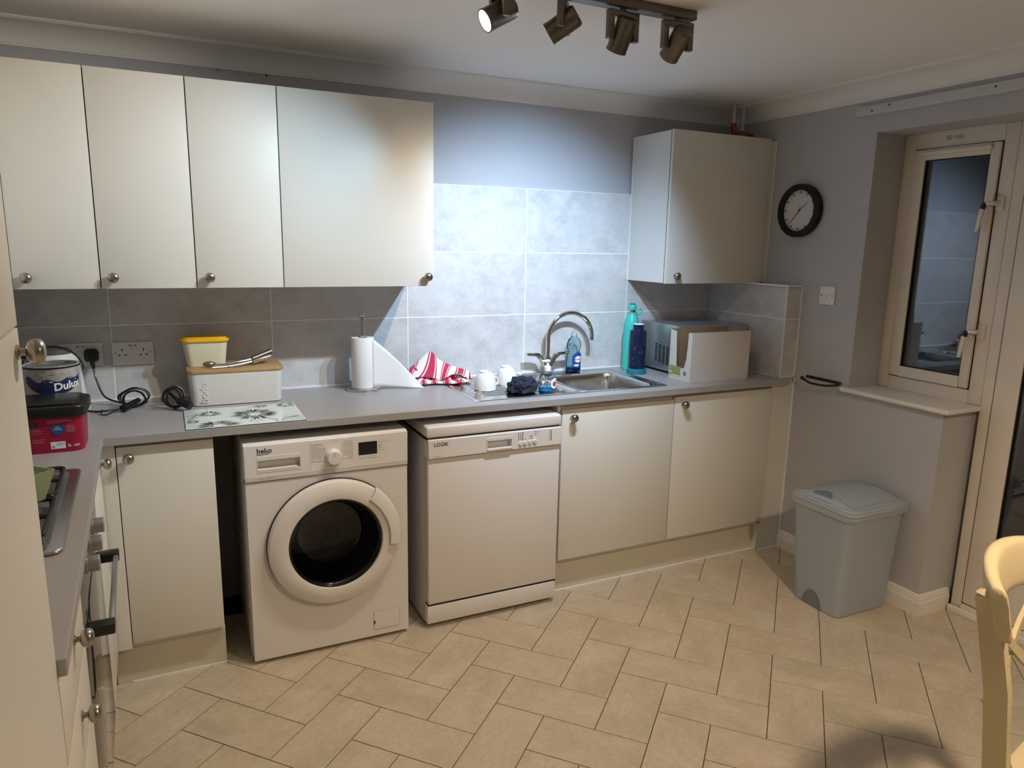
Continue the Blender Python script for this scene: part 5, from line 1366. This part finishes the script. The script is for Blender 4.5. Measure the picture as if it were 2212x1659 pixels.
ya, yb_ = KY1, KY0+th_
# left side with the torn opening: outline runs round the missing piece (y, z)
outl = [(ya, ZW+0.0005), (yb_, ZW+0.0005), (yb_, KZ1), (yb_+0.022, KZ1-0.002), (yb_+0.026, KZ1-0.012), (yb_+0.024, 1.122), (yb_+0.027, 1.118), (yb_+0.026, 1.090), (yb_+0.030, 1.060), (yb_+0.031, 1.030), (yb_+0.040, 1.005), (yb_+0.044, 0.988), (yb_+0.050, 0.980), (yb_+0.098, 0.982), (yb_+0.105, 0.990), (yb_+0.107, 1.030), (yb_+0.110, 1.070), (yb_+0.112, 1.10), (yb_+0.116, 1.130), (yb_+0.114, KZ1-0.004), (ya, KZ1)]
b = MB(); b.prism(outl, KX0, KX0+th_, axis='x'); ls = ob('left_side', b, 'card_white', t, sm=0)
b = MB(); b.box(KX0-0.0006, KX0, yb_+0.070, ya-0.006, 0.934, 0.985); lb = ob('olive_label', b, 'olive_print', ls, sm=0)
b = MB(); b.box(KX0-0.0010, KX0-0.0005, yb_+0.074, ya-0.020, 0.936, 0.940); b.box(KX0-0.0010, KX0-0.0005, ya-0.02, ya-0.012, 0.948, 0.958); ob('label_print', b, 'white_print', lb, sm=0)
b = MB(); b.lathe([(0, 0), (0.012, 0), (0.012, 0.0006), (0, 0.0006)], 20, axis='x', center=(KX0-0.0006, yb_+0.038, 0.957)); ob('knob_picture', b, 'bin_dark', ls, sm=0)

# ------------------------------------------------------------------ things on the right wall
CY2, CZ2, CRR = -0.517, 1.746, 0.128
t = thing('wall_clock', 'round black-rimmed wall clock with a plain white dial', 'clock', (XR, CY2, CZ2))
b = MB(); b.lathe([(0, 0.0005), (CRR-0.004, 0.0005), (CRR, -0.006), (CRR, -0.036), (CRR-0.004, -0.040), (CRR-0.026, -0.040), (CRR-0.029, -0.036), (CRR-0.029, -0.022)], 64, axis='x', center=(XR, CY2, CZ2)); ob('clock_rim', b, 'black_matt', t)
b = MB(); b.lathe([(0, -0.022), (CRR-0.0285, -0.022)], 48, axis='x', center=(XR, CY2, CZ2)); dl = ob('clock_dial', b, 'clock_dial', t)
xd = XR-0.0226
def clock_pt(a, r_): return (CY2-r_*math.sin(a), CZ2+r_*math.cos(a))     # seen from the room, clockwise is towards -y
b = MB()
for k in range(60):
    a = 2*math.pi*k/60; big = k % 5 == 0; r0, r1, w = (0.082, 0.094, 0.0035) if big else (0.087, 0.093, 0.0009)
    t_ = (-math.cos(a), -math.sin(a)); P_ = []
    for rr_, s_ in ((r0, -1), (r1, -1), (r1, 1), (r0, 1)):
        y, z = clock_pt(a, rr_); P_.append((xd, y+s_*w*t_[0], z+s_*w*t_[1]))
    b.raw(P_, [(0, 1, 2, 3)])
ob('minute_marks', b, 'print_dark', dl, sm=0, kind='stuff')
def hand(a, r0, r1, w, x, name):
    t_ = (-math.cos(a), -math.sin(a)); P_ = []
    for rr_, s_, q in ((r0, -1, 1), (r1, -1, 0.5), (r1, 1, 0.5), (r0, 1, 1)):
        y, z = clock_pt(a, rr_); P_.append((y+s_*w*q*t_[0], z+s_*w*q*t_[1]))
    m_ = MB(); m_.prism(P_, x-0.0006, x, axis='x'); ob(name, m_, 'black_matt', t, sm=0)
hand(R(222), -0.012, 0.088, 0.0016, xd-0.002, 'minute_hand'); hand(R(50), -0.010, 0.066, 0.0013, xd-0.001, 'hour_hand'); hand(R(14), -0.002, 0.026, 0.0016, xd-0.003, 'second_hand')
b = MB(); b.lathe([(0, -0.0052), (0.004, -0.0052), (0.004, 0), (0, 0)], 16, axis='x', center=(xd, CY2, CZ2)); ob('hand_boss', b, 'black_matt', t)

t = thing('light_switch', 'square white single light switch below the clock', 'light switch', (XR, -0.722, 1.30))
b = MB(); b.box(XR-0.009, XR-0.0002, -0.765, -0.679, 1.301, 1.387, 0.002); pl = ob('face_plate', b, 'socket_white', t)
b = MB(); b.box(XR-0.013, XR-0.0085, -0.728, -0.716, 1.332, 1.356, 0.0015); ob('rocker', b, 'socket_white', pl)
for y in (-0.752, -0.692):
    b = MB(); b.lathe([(0, -0.0006), (0.0035, -0.0006), (0.0035, 0)], 10, axis='x', center=(XR-0.009, y, 1.344)); ob('screw', b, 'print_dark', pl)

t = thing('towel_hook', 'black iron open-ended towel rail beside the window sill', 'towel rail', (XR, -0.75, 0.93))
b = MB(); b.prism([(-0.640, 0.930), (-0.645, 0.944), (-0.845, 0.944), (-0.855, 0.937), (-0.850, 0.930)], XR-0.006, XR-0.0003, axis='x', bev=0.0015); ob('wall_bar', b, 'black_plastic', t)
b = MB(); b.tube(curve_pts([(XR-0.004, -0.835, 0.937), (XR-0.022, -0.858, 0.935), (XR-0.045, -0.850, 0.930), (XR-0.058, -0.80, 0.922), (XR-0.060, -0.73, 0.920), (XR-0.052, -0.685, 0.926), (XR-0.050, -0.665, 0.932)], 8), 0.0058, 10); b.sphere((XR-0.050, -0.660, 0.934), 0.0095, 12); ob('curved_arm', b, 'black_plastic', t)
for y in (-0.66, -0.70):
    b = MB(); b.lathe([(0, -0.001), (0.003, -0.001), (0.003, 0)], 10, axis='x', center=(XR-0.006, y, 0.9375)); ob('screw', b, 'steel', t)

# ------------------------------------------------------------------ bin
BCX, BCY = 1.664, -1.128
t = thing('swing_bin', 'pale blue-grey plastic kitchen bin with domed lid by the pier', 'bin', (BCX, BCY, 0))
def ring_loft(levels, n=6):
    V, F, m = [], [], None
    for (hx, hy, r_, z, dx, dy) in levels:
        P_ = rrect(BCX+dx-hx, BCX+dx+hx, BCY+dy-hy, BCY+dy+hy, r_, n); m = len(P_)
        for x, y in P_: V.append((x, y, z))
    for i in range(len(levels)-1):
        for k in range(m): j = (k+1) % m; F.append((i*m+k, i*m+j, (i+1)*m+j, (i+1)*m+k))
    F.append(tuple(range(m))[::-1]); F.append(tuple(range((len(levels)-1)*m, len(levels)*m)))
    return MB().raw(V, F)
ob('bin_body', ring_loft([(0.155, 0.118, 0.035, 0.0, 0, 0), (0.160, 0.123, 0.035, 0.004, 0, 0), (0.172, 0.158, 0.036, 0.455, 0, 0.008), (0.174, 0.160, 0.036, 0.462, 0, 0.008)]), 'bin_blue', t)
ob('bin_liner', ring_loft([(0.176, 0.163, 0.036, 0.448, 0, 0.008), (0.181, 0.168, 0.040, 0.466, 0, 0.008)]), 'bag_white', t, label='white bin liner edge folded out under the lid')
lv = [(0.182, 0.170, 0.040, 0.458, 0, 0.008), (0.187, 0.176, 0.042, 0.462, 0, 0.008), (0.187, 0.176, 0.042, 0.470, 0, 0.008), (0.183, 0.172, 0.042, 0.472, 0, 0.008), (0.186, 0.175, 0.042, 0.474, 0, 0.008), (0.186, 0.175, 0.042, 0.482, 0, 0.008), (0.182, 0.171, 0.042, 0.485, 0, 0.008), (0.182, 0.171, 0.042, 0.492, 0, 0.008), (0.176, 0.165, 0.042, 0.499, 0, 0.008)]
ob('lid_rim', ring_loft(lv), 'bin_blue', t)
def dome(u, v):
    x = BCX-0.172+0.344*u; y = BCY+0.008-0.161+0.322*v
    z = 0.4985+0.044*math.sin(math.pi*(0.08+0.84*v))*(0.72+0.28*math.sin(math.pi*(0.15+0.7*u)))-0.012
    e = min(1, max(0, min(u, 1-u, v, 1-v)/0.05)); return (x, y, 0.486+(z-0.486)*(0.4+0.6*e))
b = MB(); b.grid(dome, 32, 32); flapo = ob('swing_flap', b, 'bin_blue', t, sm=50)
gp = MB()
def dz(u, v): p = dome(u, v); return (p[0], p[1], p[2]+0.0006)
def gl_line(pts, w=0.0011):
    for a, b_ in zip(pts, pts[1:]):
        a, b_ = Vector(a), Vector(b_); d = b_-a; n = d.cross(Vector((0, 0, 1))).normalized()*w
        gp.raw([a-n, b_-n, b_+n, a+n], [(0, 1, 2, 3)])
gl_line([dz(0.07+0.86*k/20, 0.07) for k in range(21)]); gl_line([dz(0.07+0.86*k/20, 0.93) for k in range(21)]); gl_line([dz(0.93, 0.07+0.86*k/20) for k in range(21)]); gl_line([dz(0.07, 0.07+0.86*k/20) for k in range(21)])
ob('flap_seam', gp, 'bin_dark', flapo, sm=0)
def rec(a, c):
    v = 0.36+0.32*a; u = 0.03+c*0.13*math.sin(math.pi*a); p = dome(u, v); return (p[0], p[1], p[2]+0.0016)
b = MB(); b.grid(rec, 16, 8); ob('finger_recess_shade', b, 'bin_dark', flapo)  # no hollow here: recess shade painted as a darker patch on the dome
b = MB(); pts = [(BCY+0.012+0.052*math.cos(R(180*k/14)), 0.001+0.076*math.sin(R(180*k/14))) for k in range(15)]
b.prism(pts, BCX-0.1632, BCX-0.150, axis='x'); ob('foot_recess_shade', b, 'bin_dark', t)  # darker half-round plate paints in the shade of a foot recess

# ------------------------------------------------------------------ dining chair
t = thing('dining_chair', 'cream painted cross-back dining chair with bent top rail and dark cushion', 'chair', (0.793, -2.574, 0), R(12), world=False)
def leg_pts(x, pts): return [(x, y, z) for y, z in pts]
def bar(mb, P_, w, d, sx):
    """flat bar of width w (local x) and depth d along a y-z path"""
    V, F = [], []
    n = len(P_)
    for i, (y, z) in enumerate(P_):
        a, b_ = P_[max(0, i-1)], P_[min(n-1, i+1)]; ty, tz = b_[0]-a[0], b_[1]-a[1]; l = math.hypot(ty, tz); ny, nz = -tz/l, ty/l
        for s_, q in ((-1, -1), (1, -1), (1, 1), (-1, 1)): V.append((sx+s_*w/2, y+q*ny*d/2, z+q*nz*d/2))
    for i in range(n-1):
        for k in range(4): j = (k+1) % 4; F.append((4*i+k, 4*i+j, 4*i+4+j, 4*i+4+k))
    F.append((3, 2, 1, 0)); F.append(tuple(range(4*n-4, 4*n)))
    return mb.raw(V, F)
for s_ in (-1, 1):
    b = MB(); bar(b, [(0.225, 0.0), (0.205, 0.30), (0.205, 0.46), (0.225, 0.64), (0.268, 0.842)], 0.026, 0.046, s_*0.195)
    b.raw([(s_*0.195-0.013, 0.2455, 0.8372), (s_*0.195+0.013, 0.2455, 0.8372), (s_*0.195+0.013, 0.2905, 0.8468), (s_*0.195-0.013, 0.2905, 0.8468), (s_*0.195, 0.270, 0.860)], [(0, 1, 4), (1, 2, 4), (2, 3, 4), (3, 0, 4)])
    ob('back_post', b, 'chair_paint', t, sm=30)
    b = MB(); bar(b, [(-0.205, 0.0), (-0.20, 0.43)], 0.036, 0.036, s_*0.19); ob('front_leg', b, 'chair_paint', t)
    b = MB(); b.box(s_*0.195-0.009, s_*0.195+0.009, -0.19, 0.20, 0.18, 0.205, 0.003); ob('side_stretcher', b, 'chair_paint', t)
US = [-1.0, -0.985, -0.95]+[-0.9+1.8*k/26 for k in range(27)]+[0.95, 0.985, 1.0]
V, F = [], []
hs_ = [(-0.012, -0.056), (-0.018, -0.050), (-0.0185, 0.040), (-0.016, 0.051), (-0.008, 0.057), (0.006, 0.057), (0.014, 0.051), (0.0165, 0.040), (0.016, -0.050), (0.010, -0.056)]
for k, u in enumerate(US):
    x, y = u*0.214, 0.240-0.006*abs(u)**6+0.070*(1-u*u)
    zc_ = 0.814+0.028*(1-u*u)
    for d, z in hs_: V.append((x, y+d+z*0.22, zc_+z))
m_ = len(hs_)
for k in range(len(US)-1):
    for i in range(m_): j = (i+1) % m_; F.append((k*m_+i, k*m_+j, (k+1)*m_+j, (k+1)*m_+i))
F.append(tuple(range(m_))[::-1]); F.append(tuple(range((len(US)-1)*m_, len(US)*m_)))
ob('top_rail', MB().raw(V, F), 'chair_paint', t, sm=50, subd=1)
def slat(p0, p1, bow):
    b = MB(); pts = [Vector(p0).lerp(Vector(p1), k/12)+Vector((0, bow*math.sin(math.pi*k/12), 0)) for k in range(13)]
    V, F = [], []
    d = (Vector(p1)-Vector(p0)).normalized(); w = Vector((d.z, 0, -d.x)).normalized()*0.011
    for p in pts:
        for a, q in ((-1, -0.005), (1, -0.005), (1, 0.005), (-1, 0.005)): V.append(p+w*a+Vector((0, q, 0)))
    for i in range(12):
        for k in range(4): j = (k+1) % 4; F.append((4*i+k, 4*i+j, 4*i+4+j, 4*i+4+k))
    F.append((3, 2, 1, 0)); F.append((48, 49, 50, 51))
    return b.raw(V, F)
ob('cross_slat', slat((-0.178, 0.205, 0.50), (0.176, 0.262, 0.80), 0.032), 'chair_paint', t); ob('cross_slat', slat((0.178, 0.205, 0.50), (-0.176, 0.262, 0.80), 0.022), 'chair_paint', t)
b = MB(); b.prism([(-0.215, -0.225), (0.215, -0.225), (0.205, 0.10), (0.182, 0.175), (0.12, 0.205), (-0.12, 0.205), (-0.182, 0.175), (-0.205, 0.10)], 0.430, 0.458, bev=0.006); ob('seat', b, 'chair_paint', t)
b = MB(); b.prism(rrect(-0.185, 0.185, -0.205, 0.15, 0.06, 6), 0.459, 0.492, bev=0.012, seg=3); ob('seat_cushion', b, 'cushion_green', t, label='dark green seat cushion')
